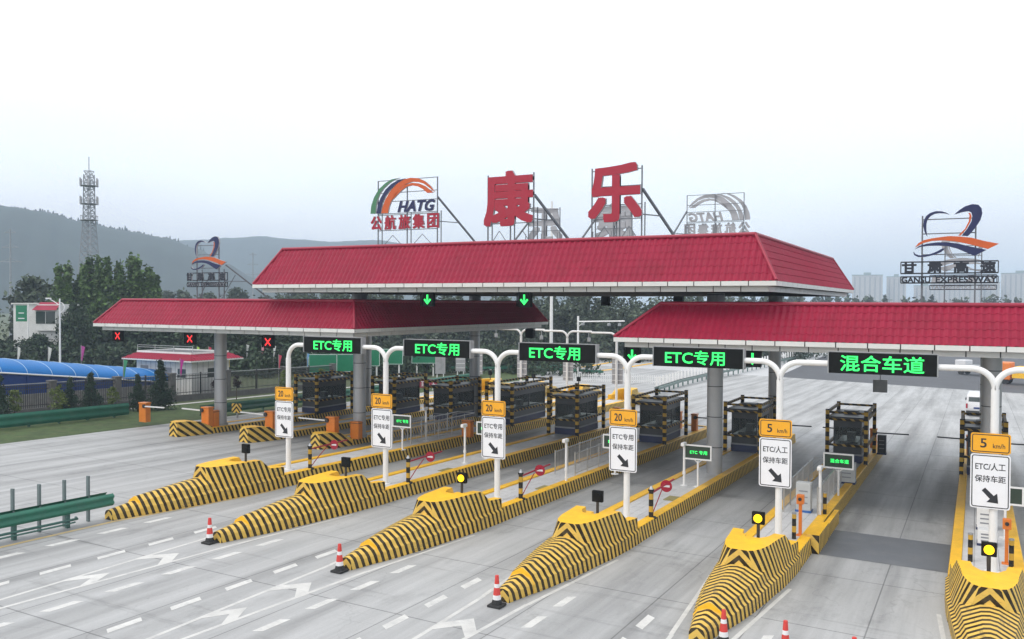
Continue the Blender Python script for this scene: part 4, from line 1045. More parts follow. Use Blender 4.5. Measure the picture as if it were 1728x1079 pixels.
# picket fence across behind the exit islands
pf = thing('picket_fence', 'low white picket fence beyond the exit islands', 'fence', (0, 0, 0))
fp = along([(-14.5, 62), (-8.5, 66), (-3.0, 68)], .22)
m = MB()
for p in fp: m.box(p.x - .03, p.x + .03, p.y - .02, p.y + .02, G(p.x, p.y) + .05, G(p.x, p.y) + 1.0)
part('pickets', m, M_wht, pf)
m = MB()
for z in (.3, .8): m.bar((-14.5, 62.03, G(-14.5, 62) + z), (-8.5, 66.03, G(-8.5, 66) + z), .05); m.bar((-8.5, 66.03, G(-8.5, 66) + z), (-3, 68.03, G(-3, 68) + z), .05)
part('rail', m, M_wht, pf)

# ================================================================== EXIT SIDE GANTRY AND FAR ROAD FURNITURE
for k, x in enumerate((-.15, -4.85, -9.5, -14.2)):
    t = thing('exit_gantry_post', ['white forked post of the exit gantry nearest the entry lanes', 'white forked exit gantry post behind the third lane board, right one', 'white forked exit gantry post behind the third lane board, left one', 'white forked exit gantry post between the second and third lane boards'][k], 'gantry post', TI(x, 41.0, .4), group='white posts of the exit gantry')
    m = MB(); m.cyl(0, 0, 0, 5.3, .11, 12); part('post', m, M_wht, t)
    for s in (-1, 1):
        r = .62; pts = [(s * r * (1 - math.cos(a)), 0, 5.3 + r * math.sin(a)) for a in [math.pi / 2 * q / 8 for q in range(9)]] + [(s * 2.36, 0, 5.92)]
        m = MB(); m.tube([(0, 0, 5.0)] + pts, .09, 10); part('arm', m, M_wht, t)
    m = MB(); m.bar((2.1, -.05, 5.9), (2.1, -.05, 5.4), .05); m.bevbox(1.98, 2.22, -.15, .1, 5.05, 5.4, .02); part('camera', m, M_alu, t)
    sg = thing('exit_lane_sign', 'pale ribbed back of an exit lane sign, ' + ['nearest the entry lanes', 'second from the entry lanes', 'third from the entry lanes', 'furthest left'][k], 'road sign', TI(x, 41.2, .4), group='backs of the exit lane signs')
    m = MB(); m.box(-.5, .5, 0, .04, 1.5, 3.95); part('plate', m, M_bck, sg)
    m = MB()
    for z in (1.8, 2.3, 2.8, 3.3, 3.7): m.box(-.46, .46, -.05, 0, z - .03, z + .03)
    part('ribs', m, M_wht, sg)
    lm = thing('warning_lamp', 'dark back of the exit nose lamp, ' + ['nearest the entry lanes', 'second from the entry lanes', 'third from the entry lanes', 'furthest left'][k], 'warning lamp', TI(x, 43.6, .4), group='lamps at the far island noses')
    m = MB(); m.cyl(0, 0, 0, 1.35, .05, 8); part('post', m, M_dk, lm); m = MB(); m.bevbox(-.19, .19, -.07, .07, 1.3, 1.7, .02); part('housing', m, M_blk, lm)
# tall mast, T-shaped post
mt_ = thing('light_mast', 'tall slim white mast rising behind the gap between the canopies', 'mast', TI(-26.9, 83.9))
m = MB(); m.cyl(0, 0, 0, 24, .26, 12, r1=.16); part('pole', m, M_wht, mt_)
m = MB(); m.cyl(0, 0, 15.4, 15.6, .9, 14); m.box(-1.2, 1.2, -.1, .1, 12.3, 12.5); part('lamp_ring', m, M_alu, mt_)
tp = thing('camera_gantry', 'white post with one long arm carrying cameras beyond the exit gantry', 'camera gantry', TI(-17.0, 71.0))
m = MB(); m.cyl(0, 0, 0, 7.6, .13, 12); part('pole', m, M_wht, tp)
m = MB(); m.tube([(0, 0, 6.9), (6.2, 0, 7.05)], .09, 10); m.bar((0, 0, 6.3), (1.0, 0, 6.9), .06); part('arm', m, M_wht, tp)
for q in (.7, 4.2, 5.6):
    m = MB(); m.bevbox(q - .12, q + .12, -.4, .2, 6.45, 6.75, .03); m.bar((q, 0, 6.7), (q, 0, 7.0), .05); part('camera', m, M_alu, tp)
# green direction signs
for k, (x, y, w, h, z0, rz, lb) in enumerate(((-30.6, 38.4, 2.9, 1.95, 1.15, 32, 'green direction sign below the first lane board, nearest'), (-30.4, 42.4, 2.7, 1.9, 1.1, 30, 'green direction sign partly behind the front left column'), (-31.7, 47.8, 1.9, 1.9, 1.4, 30, 'green direction sign between the first and second lane boards, left'),
    (-31.1, 51.0, 2.3, 1.8, 1.5, 30, 'green direction sign between the first and second lane boards, right'), (-29.8, 55.6, 3.2, 1.7, 1.5, 30, 'green direction sign under the second lane board'))):
    t = thing('direction_sign', lb, 'road sign', TI(x, y), (0, 0, R(rz)), 'green direction signs beyond the exit lanes')
    m = MB(); m.prism(rrect(w, h, .08), lambda a, b, d: (a, d, b + z0 + h / 2), 0, .06); part('panel', m, M_gsign, t)
    m = MB(); ring(m, w - .08, h - .08, .07, .04, -.004, 0)
    for q in range(len(m.v)): m.v[q] = (m.v[q][0], m.v[q][1], m.v[q][2] + z0 + h / 2)
    part('border', m, M_plate, t)
    for s in (-1, 1):
        m = MB(); m.cyl(s * w * .3, .14, 0, z0 + h, .09, 10); part('leg', m, M_wht, t)
for k, (x, y, lb) in enumerate(((-24.2, 50.2, 'dark arrow shaped sign on white legs under the second lane board'), (-24.8, 55.4, 'pale ribbed sign on a white post left of the back column'))):
    t = thing('roadside_sign', lb, 'road sign', TI(x, y), (0, 0, R(28)))
    m = MB(); m.box(-.55, .55, 0, .05, .9, 3.3); part('plate', m, M_bck, t)
    m = MB()
    if k == 0: m.prism([(-.45, 2.6), (.1, 2.6), (.45, 1.9), (.1, 1.3), (-.15, 1.3), (.15, 1.9), (-.2, 2.2), (-.45, 2.2)], lambda a, b, d: (a, d, b), -.02, -.004); part('arrow', m, M_alu, t)
    else:
        for z in (1.3, 1.8, 2.3, 2.8): m.box(-.5, .5, -.03, 0, z - .03, z + .03)
        part('ribs', m, M_wht, t)
    for s in (-.35, .35):
        m = MB(); m.cyl(s, .1, 0, 2.2, .06, 8); part('leg', m, M_wht, t)
rb = thing('red_board', 'small red board with pale characters between two exit booths', 'notice board', TI(-20.0, 41.0), (0, 0, R(26)))
m = MB(); m.box(-1.15, 1.15, 0, .08, .25, 1.05); part('panel', m, M_dred, rb)
m = MB()
for q in range(4):
    c = -.8 + .53 * q
    m.box(c - .16, c + .16, -.012, 0, .80, .86); m.box(c - .03, c + .03, -.012, 0, .42, .80); m.box(c - .16, c + .16, -.012, 0, .58, .63); m.box(c - .16, c + .16, -.012, 0, .40, .45)
part('characters', m, M_plate, rb)
for s in (-.7, .7):
    m = MB(); m.cyl(s, .1, 0, 1.0, .05, 8); part('leg', m, M_wht, rb)

# ================================================================== LEFT SIDE: FENCE, COVERED RAMP, GUARD HOUSE
fx = -29.0
ft = thing('iron_fence', 'dark railing fence between grey stone piers along the verge', 'fence', (0, 0, 0))
py = [-14, -5.5, 1.4, 8.2, 13.4, 18.4, 24.2, 31.0, 38.0]
for y in py:
    m = MB(); m.box(fx - .22, fx + .22, y - .22, y + .22, G(fx, y) - .1, G(fx, y) + 2.15); m.box(fx - .26, fx + .26, y - .26, y + .26, G(fx, y) + 2.15, G(fx, y) + 2.25); part('pier', m, M_gry, ft)
for a, b in zip(py[:-1], py[1:]):
    m = MB(); ya, yb = a + .22, b - .22
    m.add([(fx + dx, y, G(fx, y) + z) for y in (ya, yb) for dx, z in ((-.15, -.1), (.15, -.1), (.15, .42), (-.15, .42))], [(0, 1, 5, 4), (1, 2, 6, 5), (2, 3, 7, 6), (3, 0, 4, 7)]); part('plinth', m, M_gry, ft)
    m = MB()
    for z in (.62, 1.72, 1.95): m.bar((fx, ya, G(fx, ya) + z), (fx, yb, G(fx, yb) + z), .05)
    n = int((yb - ya) / .15)
    for k in range(1, n): 
        y = ya + (yb - ya) * k / n; m.bar((fx, y, G(fx, y) + .42), (fx, y, G(fx, y) + 2.08), .030)
    part('panel', m, M_dk, ft)
    m = MB(); m.bar((fx, ya, G(fx, ya) + 2.09), (fx, yb, G(fx, yb) + 2.09), .06); part('top_rail', m, M_alu, ft)
    ym = (ya + yb) / 2; m = MB(); m.box(fx - .05, fx + .05, ym - .05, ym + .05, G(fx, ym) + .42, G(fx, ym) + 2.2); part('post', m, M_dk, ft)
# blue vaulted cover sloping down away from the camera
bt = thing('covered_ramp', 'long bright blue barrel vault cover over a sunken ramp', 'canopy', (0, 0, 0))
ya, yb = -14.0, 24.0; bays = 20
def vz(y): return 3.05 - (y - 5.5) * .118
AX, RW, RH = -35.3, 2.7, 1.05
def varc(y, k, n, lift=0): 
    a = math.pi * k / n; return (AX + (RW + lift) * math.cos(a), y, vz(y) + G(AX, y) * .3 + (RH + lift) * math.sin(a))
m = MB(); n = 22; ny = 48
vs = [varc(ya + (yb - ya) * j / ny, k, n) for j in range(ny + 1) for k in range(n + 1)]
m.add(vs, [(j * (n + 1) + k, j * (n + 1) + k + 1, (j + 1) * (n + 1) + k + 1, (j + 1) * (n + 1) + k) for j in range(ny) for k in range(n)], 0, True); part('vault', m, M_blue, bt)
for j in range(bays + 1):
    y = ya + (yb - ya) * j / bays
    m = MB(); m.tube([varc(y, k, 20, .004) for k in range(21)], .020, 6); part('rib', m, M_rib, bt)
m = MB(); m.tube([varc(ya, 0, n, .03), varc(yb, 0, n, .03)], .06, 8); part('eave_rail', m, M_wht, bt)
m = MB(); x = AX + RW - .05
m.add([(x, ya, G(x, ya) - .5), (x, yb, G(x, yb) - .5), (x, yb, vz(yb) + G(AX, yb) * .3), (x, ya, vz(ya) + G(AX, ya) * .3)], [(0, 1, 2, 3)]); part('side_wall', m, M_dblue, bt)
m = MB(); m.add([(x + .12 + dx, y, G(x, y) + z) for y in (ya, yb) for dx, z in ((0, -.5), (.25, -.5), (.25, 1.0), (0, 1.0))], [(0, 1, 5, 4), (1, 2, 6, 5), (2, 3, 7, 6), (3, 0, 4, 7), (0, 3, 2, 1), (4, 5, 6, 7)]); part('base_wall', m, mat('base_wall_grey', (.20, .195, .185), .85, var=.2), bt)
for j in range(0, bays + 1):
    y = ya + (yb - ya) * j / bays; m = MB(); m.box(x, x + .1, y - .05, y + .05, G(x, y) - .5, vz(y) + G(AX, y) * .3); part('stanchion', m, M_dblue, bt)
# guard house
gh = thing('guard_house', 'small white tiled guard house with a flat red skirt roof behind the fence', 'building', (0, 0, 0))
X0, X1, Y0, Y1 = -37.0, -30.25, 21.5, 25.6; gz = G(-33, 23) + .35
m = MB(); m.box(X0, X1, Y0, Y1, gz - 1.0, gz + 2.75); part('wall', m, M_wall, gh)
m = MB()
e, q = .85, -.05; ze_, zr_ = gz + 2.72, gz + 3.22
E4 = [(X0 - e, Y0 - e, ze_), (X1 + e, Y0 - e, ze_), (X1 + e, Y1 + e, ze_), (X0 - e, Y1 + e, ze_)]; Q4 = [(X0 - q, Y0 - q, zr_), (X1 + q, Y0 - q, zr_), (X1 + q, Y1 + q, zr_), (X0 - q, Y1 + q, zr_)]
for a, b in ((0, 1), (1, 2), (2, 3), (3, 0)): part('roof_slope', slope_mesh(E4[a], E4[b], Q4[b], Q4[a], wave=.3), M_roof, gh)
m = MB(); m.box(X0 - e, X1 + e, Y0 - e, Y1 + e, ze_ - .12, ze_ - .01); part('eave', m, M_fas, gh)
m = MB()
for a, b in ((0, 1), (1, 2), (2, 3), (3, 0)): m.bar(Vector(Q4[a]) + Vector((0, 0, .05)), Vector(Q4[b]) + Vector((0, 0, .05)), .14, .14)
part('parapet', m, M_wall, gh)
m = MB(); m.box(X0 + .16, X1 - .16, Y0 + .16, Y1 - .16, zr_ - .1, zr_ + .03); part('roof_deck', m, M_dk, gh)
m = MB()
for z in (.45, .62):
    m.bar((X0, Y0 + .1, zr_ + z), (X1, Y0 + .1, zr_ + z), .04)
for x in (X0, X0 + 2.2, X0 + 4.5, X1): m.bar((x, Y0 + .1, zr_), (x, Y0 + .1, zr_ + .62), .04)
part('roof_rail', m, M_stl, gh)
for x, w, z0, z1 in ((-36.0, .95, 0.0, 2.1), (-33.1, .9, 0.0, 2.0)):
    m = MB(); m.box(x - w / 2, x + w / 2, Y0 - .03, Y0 + .05, gz + z0, gz + z1); pp = part('door', m, M_bgry, gh); m = MB(); m.box(x + w * .32, x + w * .40, Y0 - .06, Y0 - .03, gz + 1.0, gz + 1.12); part('handle', m, M_stl, pp)
m = MB(); m.box(-31.9, -30.95, Y0 - .03, Y0 + .05, gz + 1.2, gz + 1.95); pp = part('window', m, M_glass, gh)
m = MB()
for zz in (1.17, 1.95): m.box(-31.95, -30.9, Y0 - .05, Y0 - .03, gz + zz, gz + zz + .04)
part('frame', m, M_fas, pp)
m = MB(); m.box(X1 - .05, X1 + .03, 23.2, 24.4, gz + 1.2, gz + 1.95); part('window', m, M_glass, gh)
m = MB()
for x in [X0 + .6 * k for k in range(1, 11)]: m.box(x - .012, x + .012, Y0 - .012, Y0, gz, gz + 2.6)
for y in [Y0 + .6 * k for k in range(1, 7)]: m.box(X1, X1 + .012, y - .012, y + .012, gz, gz + 2.6)
part('cladding_joints', m, M_bgry, gh)
# street lamp
sl = thing('street_lamp', 'tall white street lamp with a curled arm behind the blue vault', 'street lamp', TI(-42.2, 17.9), (0, 0, R(28)))
m = MB(); m.cyl(0, 0, 0, 7.9, .10, 12, r1=.06); part('pole', m, M_wht, sl)
m = MB(); m.tube([(0, 0, 6.6), (.35, 0, 6.9), (.42, 0, 7.2), (.25, 0, 7.5), (0, 0, 7.55)], .04, 8); m.tube([(0, 0, 7.3), (-.5, 0, 7.65), (-.95, 0, 7.9)], .04, 8); m.bevbox(-1.2, -.75, -.1, .1, 7.85, 7.96, .03); part('arm', m, M_wht, sl)
# old house, green sign
oh = thing('old_house', 'pale old house with a red roofed window bay among the dark trees', 'house', (-70.2, 31.4, G(-45, 31)), (0, 0, R(28)))
m = MB(); m.box(0, 5.1, 0, 5, -1, 7.5); part('wall', m, M_wall, oh)
m = MB(); m.box(-.15, 2.7, -.2, 5.2, 7.5, 7.65); part('roof', m, M_fas, oh)
m = MB(); m.box(2.75, 5.2, -.5, .0, 4.5, 6.85); part('bay', m, M_wall, oh)
m = MB(); m.add([(2.6, -.9, 6.85), (5.4, -.9, 6.85), (5.2, .6, 7.75), (2.8, .6, 7.75)], [(0, 1, 2, 3)]); part('bay_roof', m, M_roof, oh)
for x0 in (2.88, 4.02):
    m = MB(); m.box(x0, x0 + 1.05, -.54, -.5, 5.3, 6.7); part('window', m, M_glass, oh)
gs = thing('direction_sign', 'green roadside sign in front of the old house', 'road sign', (-67.0, 30.3, G(-45, 32)), (0, 0, R(30)))
m = MB(); m.box(-.6, .6, 0, .06, 5.6, 7.4); part('panel', m, M_gsign, gs)
m = MB(); m.box(-.35, .35, -.01, 0, 5.9, 6.0); m.box(-.3, .3, -.01, 0, 6.5, 6.6); part('markings', m, M_plate, gs)
m = MB(); m.cyl(.7, .1, 0, 7.6, .08, 8); m.bar((.7, .1, 7.2), (0, .05, 7.2), .06); m.bar((.7, .1, 6.0), (0, .05, 6.0), .06); part('post', m, M_wht, gs)

# ================================================================== LATTICE TOWER, PYLONS
tw = thing('telecom_tower', 'tall grey lattice telecom tower with antenna platforms', 'tower', (-116.7, 75.0, G(-45, 75)), (0, 0, R(18)))
TH = 32.0
def tww(z): return 2.1 - (2.1 - .72) * min(z / 24.0, 1) if z < 24 else .72 - .1 * (z - 24) / 8
m = MB()
for sx in (-1, 1):
    for sy in (-1, 1):
        zs = [TH * k / 16 for k in range(17)]
        for a, b in zip(zs[:-1], zs[1:]): m.bar((sx * tww(a), sy * tww(a), a), (sx * tww(b), sy * tww(b), b), .16)
part('leg_frame', m, M_lattice, tw)
m = MB(); z = 0
while z < TH - .5:
    w = tww(z); st = max(1.1, w * 1.25); w2 = tww(z + st)
    for s in (-1, 1):
        m.bar((-w, s * w, z), (w2, s * w2, z + st), .08); m.bar((w, s * w, z), (-w2, s * w2, z + st), .08)
        m.bar((s * w, -w, z), (s * w2, w2, z + st), .08); m.bar((s * w, w, z), (s * w2, -w2, z + st), .08)
        m.bar((-w2, s * w2, z + st), (w2, s * w2, z + st), .08); m.bar((s * w2, -w2, z + st), (s * w2, w2, z + st), .08)
    z += st
part('bracing', m, M_lattice, tw)
for z in (23.6, 26.6, 29.9):
    m = MB(); CI = [(1.45 * math.cos(2 * math.pi * k / 16), 1.45 * math.sin(2 * math.pi * k / 16)) for k in range(17)]
    m.tube([(x, y, z) for x, y in CI], .07, 6); m.tube([(x, y, z + .8) for x, y in CI], .04, 6); m.cyl(0, 0, z - .06, z, 1.4, 16)
    for x, y in CI[::2]: m.bar((x, y, z), (x, y, z + .8), .05)
    pf_ = part('platform', m, M_lattice, tw)
    for k in range(6 if z > 25 else 0):
        an = 2 * math.pi * k / 6; m = MB(); m.box(1.6 * math.cos(an) - .09, 1.6 * math.cos(an) + .09, 1.6 * math.sin(an) - .09, 1.6 * math.sin(an) + .09, z - .1, z + 1.35); part('antenna', m, M_bck, pf_)
m = MB(); m.cyl(0, 0, TH, TH + 3.2, .07, 8); part('spike', m, M_lattice, tw)
for k, (x, y, h, lb) in enumerate(((-168.4, 92.5, 25.5, 'slim grey power pole with cross arms at the left edge'), (-192.7, 193, 26, 'faint power pole with cross arms behind the left low roof sign'), (-176, 199, 24, 'faint power pole with cross arms left of the high roof'))):
    t = thing('power_pole', lb, 'power pole', (x, y, G(-45, y)), (0, 0, R(28)), 'power poles in front of the hills')
    m = MB(); m.cyl(0, 0, 0, h, .32, 10, r1=.15); part('pole', m, M_lattice, t)
    m = MB()
    for z, w in ((h - 7.5, 2.6), (h - 4.2, 1.9), (h - .8, 1.3)): m.bar((-w, 0, z), (w, 0, z), .16); m.bar((-w, 0, z), (0, 0, z + .7), .07); m.bar((w, 0, z), (0, 0, z + .7), .07)
    part('cross_arm', m, M_lattice, t)

# ================================================================== TREES
rnd = random.Random(7)
def leaf_quads(m, c, rad, n, size, rg, flat=0.0):
    for _ in range(n):
        p = Vector((rg.gauss(0, .52), rg.gauss(0, .52), rg.gauss(0, .52)))
        p = Vector((p.x * rad[0], p.y * rad[1], p.z * rad[2])) + c
        a = Vector((rg.gauss(0, 1), rg.gauss(0, 1), rg.gauss(0, 1))).normalized(); b = a.orthogonal().normalized()
        q = a.cross(b); th = rg.uniform(0, 6.28); b2 = b * math.cos(th) + q * math.sin(th); c2 = a.cross(b2)
        s = size * rg.uniform(.6, 1.3)
        m.add([p - b2 * s, p + c2 * s * .55, p + b2 * s, p - c2 * s * .55], [(0, 1, 2, 3)])
def tree_meshes(kind, h, w, seed, n_l, n_q, size, base=.15, cone=0.0, spires=0):
    rg = random.Random(seed); cr = MB(); tr = MB()
    sp = [(w * .55 * math.cos(2.3 * q + seed), w * .55 * math.sin(2.3 * q + seed), rg.uniform(.76, .95)) for q in range(spires)] + [(0, 0, 1.0)]
    tr.tube([(0, 0, 0), (rg.uniform(-.1, .1) * w * .3, 0, h * .35), (rg.uniform(-.2, .2) * w * .3, rg.uniform(-.1, .1), h * .75)], h * .022, 7, r1=h * .008)
    for k in range(n_l):
        f = (k + .5) / n_l; z = h * (base + (1 - base) * f)
        if cone: env = (1 - f) ** cone * w + .05 * w
        else: env = w * (math.sin(math.pi * min(f * .86 + .13, 1)) ** .7)
        a = k * 2.4 + rg.uniform(-.5, .5); rr = env * rg.uniform(.30, .72)
        c = Vector((rr * math.cos(a), rr * math.sin(a), z + rg.uniform(-.05, .05) * h))
        lr = max(env * rg.uniform(.36, .58), w * .14)
        if spires:
            px_, py_, ph_ = sp[k % len(sp)]; top = h * ph_; z = h * base + (top - h * base) * f
            lr = w * .58 * max(.13, (1 - f)) ** .75 * rg.uniform(.6, 1.25)
            c = Vector((px_ * (1 - .2 * f) + rg.uniform(-.26, .26) * w * (1 - f), py_ * (1 - .2 * f) + rg.uniform(-.26, .26) * w * (1 - f), z - lr * .6))
        leaf_quads(cr, c, (lr, lr, lr * (1.9 if kind == 'poplar' else .85)), n_q, size, rg)
        if k % 2 == 0: tr.tube([(0, 0, max(z - lr * 1.4, h * .12)), tuple(c)], h * .007, 5, r1=h * .003)
    return tr.mesh('trunk', [M_bark]), cr.mesh('crown', [M_leafs[kind]])
def tree(name, label, x, y, meshes, s=(1, 1, 1), rz=0, group=None, z=None, cat='tree'):
    t = thing(name, label, cat, (x, y, G(x, y) if z is None else z), (0, 0, rz), group)
    a = part('trunk', meshes[0], parent=t); b = part('crown', meshes[1], parent=t)
    t.scale = s
    return t
POP = [tree_meshes('poplar', 14.0, 3.2, 11 + k, 64, 210, .27, .03, 0.0, 5) for k in range(3)]
DRK = [tree_meshes('dark', 8.0, 3.6, 31 + k, 28, 260, .27, .04) for k in range(3)]
SPR = [tree_meshes('spruce', 3.6, 1.1, 51 + k, 26, 260, .075, .04, .9) for k in range(2)]
YNG = [tree_meshes('young', 2.4, .6, 61 + k, 12, 90, .08, .35) for k in range(2)]
PLM = tree_meshes('plum', 1.9, .40, 71, 10, 120, .06, .5)
FAR = [tree_meshes('far', 11.5, 4.2, 81 + k, 20, 170, .42, .05) for k in range(3)]
for k, (x, y, sc, rz, lb) in enumerate(((-73.0, 40.2, .93, .3, 'tall poplar at the left of the big clump'), (-71.6, 42.2, 1.0, 1.2, 'tall poplar second from the left in the big clump'), (-69.8, 43.4, 1.02, 2.2, 'tall poplar just left of the tower foot'),
      (-67.2, 44.8, 1.02, 3.1, 'tall poplar with yellow green top right of the tower'), (-64.9, 45.6, .92, 4.0, 'tall poplar at the right of the big clump'), (-69.0, 47.5, .8, 5.0, 'poplar at the back in the gap of the big clump'))):
    tree('poplar_tree', lb, x, y, POP[k % 3], (1.0, 1.0, sc), rz, 'tall poplars in front of the tower')
for k, (x, y, sx, sz, lb) in enumerate(((-73.8, 29.2, .72, 1.0, 'dark bushy tree at the left edge'), (-72.8, 28.6, .62, .62, 'low dark tree at the left edge below the bushy one'), (-65.6, 31.4, .62, .52, 'dark bush in front of the old house bay'), (-63.6, 34.6, .62, .92, 'dark tree beside the old house, just right of the street lamp'),
      (-62.8, 41.5, 1.15, .98, 'dark tree under the right poplar'), (-59.2, 43.2, 1.1, .86, 'dark tree behind the left end of the low roof'), (-70.9, 30.0, .5, .4, 'low dark shrub behind the blue vault, left'), (-55.4, 45.5, 1.1, .84, 'dark tree behind the first red cross'), (-51.6, 47.4, 1.1, .80, 'dark tree behind the second red cross'), (-47.8, 50, 1.1, .78, 'dark tree behind the third red cross'))):
    tree('dark_tree', lb, x, y, DRK[k % 3], (sx, sx, sz), k * 1.1, 'dark trees behind the blue vault')
tree('round_tree', 'rounded pale green tree behind the old house', -86, 44, FAR[0], (.95, .95, .98), 0)
tree('round_tree', 'rounded tree between the old house and the poplars', -88, 55, FAR[1], (.8, .8, .8), 1)
for k, (x, y, s, lb) in enumerate(((-141, 107, 1.05, 'first far tree right of the poplars'), (-137, 109.5, .95, 'second far tree right of the poplars'), (-133.5, 111, 1.0, 'far tree left of the heart sign'), (-128.5, 114, .95, 'far tree under the heart sign'), (-122.5, 117, 1.02, 'far tree right of the heart sign foot'), (-117, 120, .9, 'far tree behind the heart sign brace'),
      (-110.5, 123.5, 1.12, 'far tree in the slot left of the first stub column'), (-103.3, 127, 1.0, 'far tree in the slot at the left end'), (-92.5, 133, 1.0, 'far tree in the slot right of the stub column'))):
    tree('far_tree', lb, x, y, FAR[k % 3], (s, s, s), k, 'hazy trees above the left low roof', z=G(-45, y))
for k, (x, y, s, lb) in enumerate(((-25.3, 14.2, 1.0, 'dark spruce just left of the orange barrier'), (-25.5, 12.4, .72, 'smaller spruce left of the tall one'), (-25.4, 8.6, .82, 'spruce between two yellow saplings'), (-25.3, 7.0, .74, 'spruce beside a yellow sapling'), (-25.3, 2.2, .88, 'spruce near the left edge'))):
    tree('spruce_tree', lb, x, y, SPR[k % 2], (s, s, s), k * 1.3, 'young spruces on the verge')
for k, (x, y, s, lb) in enumerate(((-25.2, 6.1, .95, 'yellow green sapling left of the spruce pair'), (-25.6, 3.4, .9, 'yellow green sapling right of the left spruce'), (-26.0, 0.6, 1.05, 'sapling closest to the left edge'), (-25.6, 10.4, .8, 'sapling in front of a stone pier'), (-26.0, 28.0, .95, 'sapling beyond the canopy column'), (-26.2, 33.0, .9, 'furthest sapling on the verge'))):
    tree('sapling', lb, x, y, YNG[k % 2], (s, s, s), k * 1.3, 'yellow green saplings on the verge')
for k, (x, y, s, lb) in enumerate(((-26.2, 20.3, 1.0, 'dark leaved standard shrub left of the canopy column'), (-26.3, 22.6, 1.0, 'dark leaved standard shrub close to the canopy column'), (-23.4, 30.0, 1.0, 'dark leaved standard shrub left of the first gantry post'), (-26.0, 38, 1.0, 'dark leaved standard shrub by the far pier'))):
    tree('standard_shrub', lb, x, y, PLM, (s, s, s), k, 'dark leaved clipped shrubs', cat='shrub')
# woods that read as one mass
def woods(name, label, pts, hmin, hmax, n, size, mtl, seed):
    rg = random.Random(seed); m = MB()
    P = along(pts, .5)
    for _ in range(n):
        p = P[rg.randrange(len(P))]; h = rg.uniform(hmin, hmax); w = rg.uniform(1.3, 2.6)
        x, y = p.x + rg.gauss(0, 4), p.y + rg.gauss(0, 4); z = G(x, y)
        for q in range(5): leaf_quads(m, Vector((x + rg.uniform(-1, 1), y + rg.uniform(-1, 1), z + h * (.12 + .2 * q))), (w * (1.15 - .16 * q), w * (1.15 - .16 * q), h * .14), 60, size, rg)
    o = part(name, m, mtl); return tag(o, label, 'woods', None, 'stuff')
woods('woodland', 'dark band of woodland filling the view under the middle canopy', [(-78, 84), (-58, 95), (-31, 109), (-14, 122), (-2, 135)], 7.5, 11.0, 230, .36, M_leafs['far'], 5)
woods('hedge', 'rough dark undergrowth behind the blue vault and guard house', [(-80, 30), (-60, 38), (-44, 46), (-36, 62), (-24, 82)], 1.8, 3.4, 190, .26, M_leafs['dark'], 6)
woods('tree_line', 'hazy line of trees in front of the far tower blocks', [(-60, 262), (-17, 285), (40, 316), (90, 330)], 8.5, 12.5, 170, .70, M_leafs['far'], 8)

# ================================================================== FAR TOWER BLOCKS AND HILLS
def block(x, y, w, h, rz, label):
    t = thing('tower_block', label, 'apartment block', (x, y, -4.5), (0, 0, R(rz)), 'pale apartment towers fading in the haze')
    m = MB(); d = 14
    m.box(-w / 2, w / 2, 0, d, -2, h); part('wall', m, MATS['block_wall'], t)
    m = MB(); m.box(-w / 2 - .4, w / 2 + .4, -.4, d + .4, h, h + 1.0); m.box(-w * .12, w * .12, 4, 9, h + 1, h + 4); part('roof', m, MATS['block_roof'], t)
    n = max(2, int(w / 5.5))
    for k in range(n):
        c = -w / 2 + w * (k + .5) / n
        m = MB(); m.box(c - .9, c + .9, -.12, 0, 1.0, h - 2); part('window_strip', m, MATS['block_window'], t)
mat('block_window', (.26, .26, .28), .5); mat('block_wall', (.46, .43, .42), .8, var=.05, scale=.1); mat('block_roof', (.22, .28, .27), .8)
for x, y, w, h, lb in ((-45, 668, 21, 29, 'nearest pale tower block, right of the high roof corner'), (-26, 680, 13, 28, 'narrow tower block left of the right heart sign'), (-8, 720, 16, 22, 'low faint tower block behind the heart sign lettering'), (14, 700, 34, 26, 'wide faint tower block behind the right heart sign'), (36, 712, 12, 24, 'slim faint tower block right of the heart sign'), (56, 722, 24, 31, 'tower block cut by the right edge')):
    block(CAM_POS[0] + (x - CAM_POS[0]) * 1.75, CAM_POS[1] + (y - CAM_POS[1]) * 1.75, w * 1.75, h * 1.75, 8, lb)
def hill(name, label, prof, dist, depth, zb, seed, m_):
    """prof: (azimuth deg left of +Y, height above the plain) along the ridge; a solid rolling ridge seen across the plain"""
    rg = random.Random(seed); m = MB(); na, nr = 150, 26
    a0, a1 = prof[0][0], prof[-1][0]
    ph = [rg.uniform(0, 6.28) for _ in range(12)]
    def H(a):
        for (p, hp), (q, hq) in zip(prof[:-1], prof[1:]):
            if p >= a >= q or p <= a <= q:
                f = (a - p) / (q - p); f = f * f * (3 - 2 * f); return hp + (hq - hp) * f
        return prof[-1][1]
    vs = []
    for j in range(nr + 1):
        f = j / nr
        for i in range(na + 1):
            a = a0 + (a1 - a0) * i / na; r = dist + depth * (f - .55)
            s = min(f / .55, (1 - f) / .45); s = max(s, 0); s = s * s * (3 - 2 * s)
            nzv = sum(math.sin(a * (1.3 + q * 1.1) + f * (4 + q * 2.3) + ph[q]) / (q + 1.5) for q in range(8))
            z = zb + H(a) * s * (1 + .10 * nzv * (1 - s) ) + rg.uniform(-.6, .6) * s
            vs.append((CAM_POS[0] - r * math.sin(R(a)), CAM_POS[1] + r * math.cos(R(a)), z))
    m.add(vs, [(j * (na + 1) + i, j * (na + 1) + i + 1, (j + 1) * (na + 1) + i + 1, (j + 1) * (na + 1) + i) for j in range(nr) for i in range(na)], 0, True)
    o = part(name, m, m_); return tag(o, label, 'hill', None, 'structure')
HB = 0.0
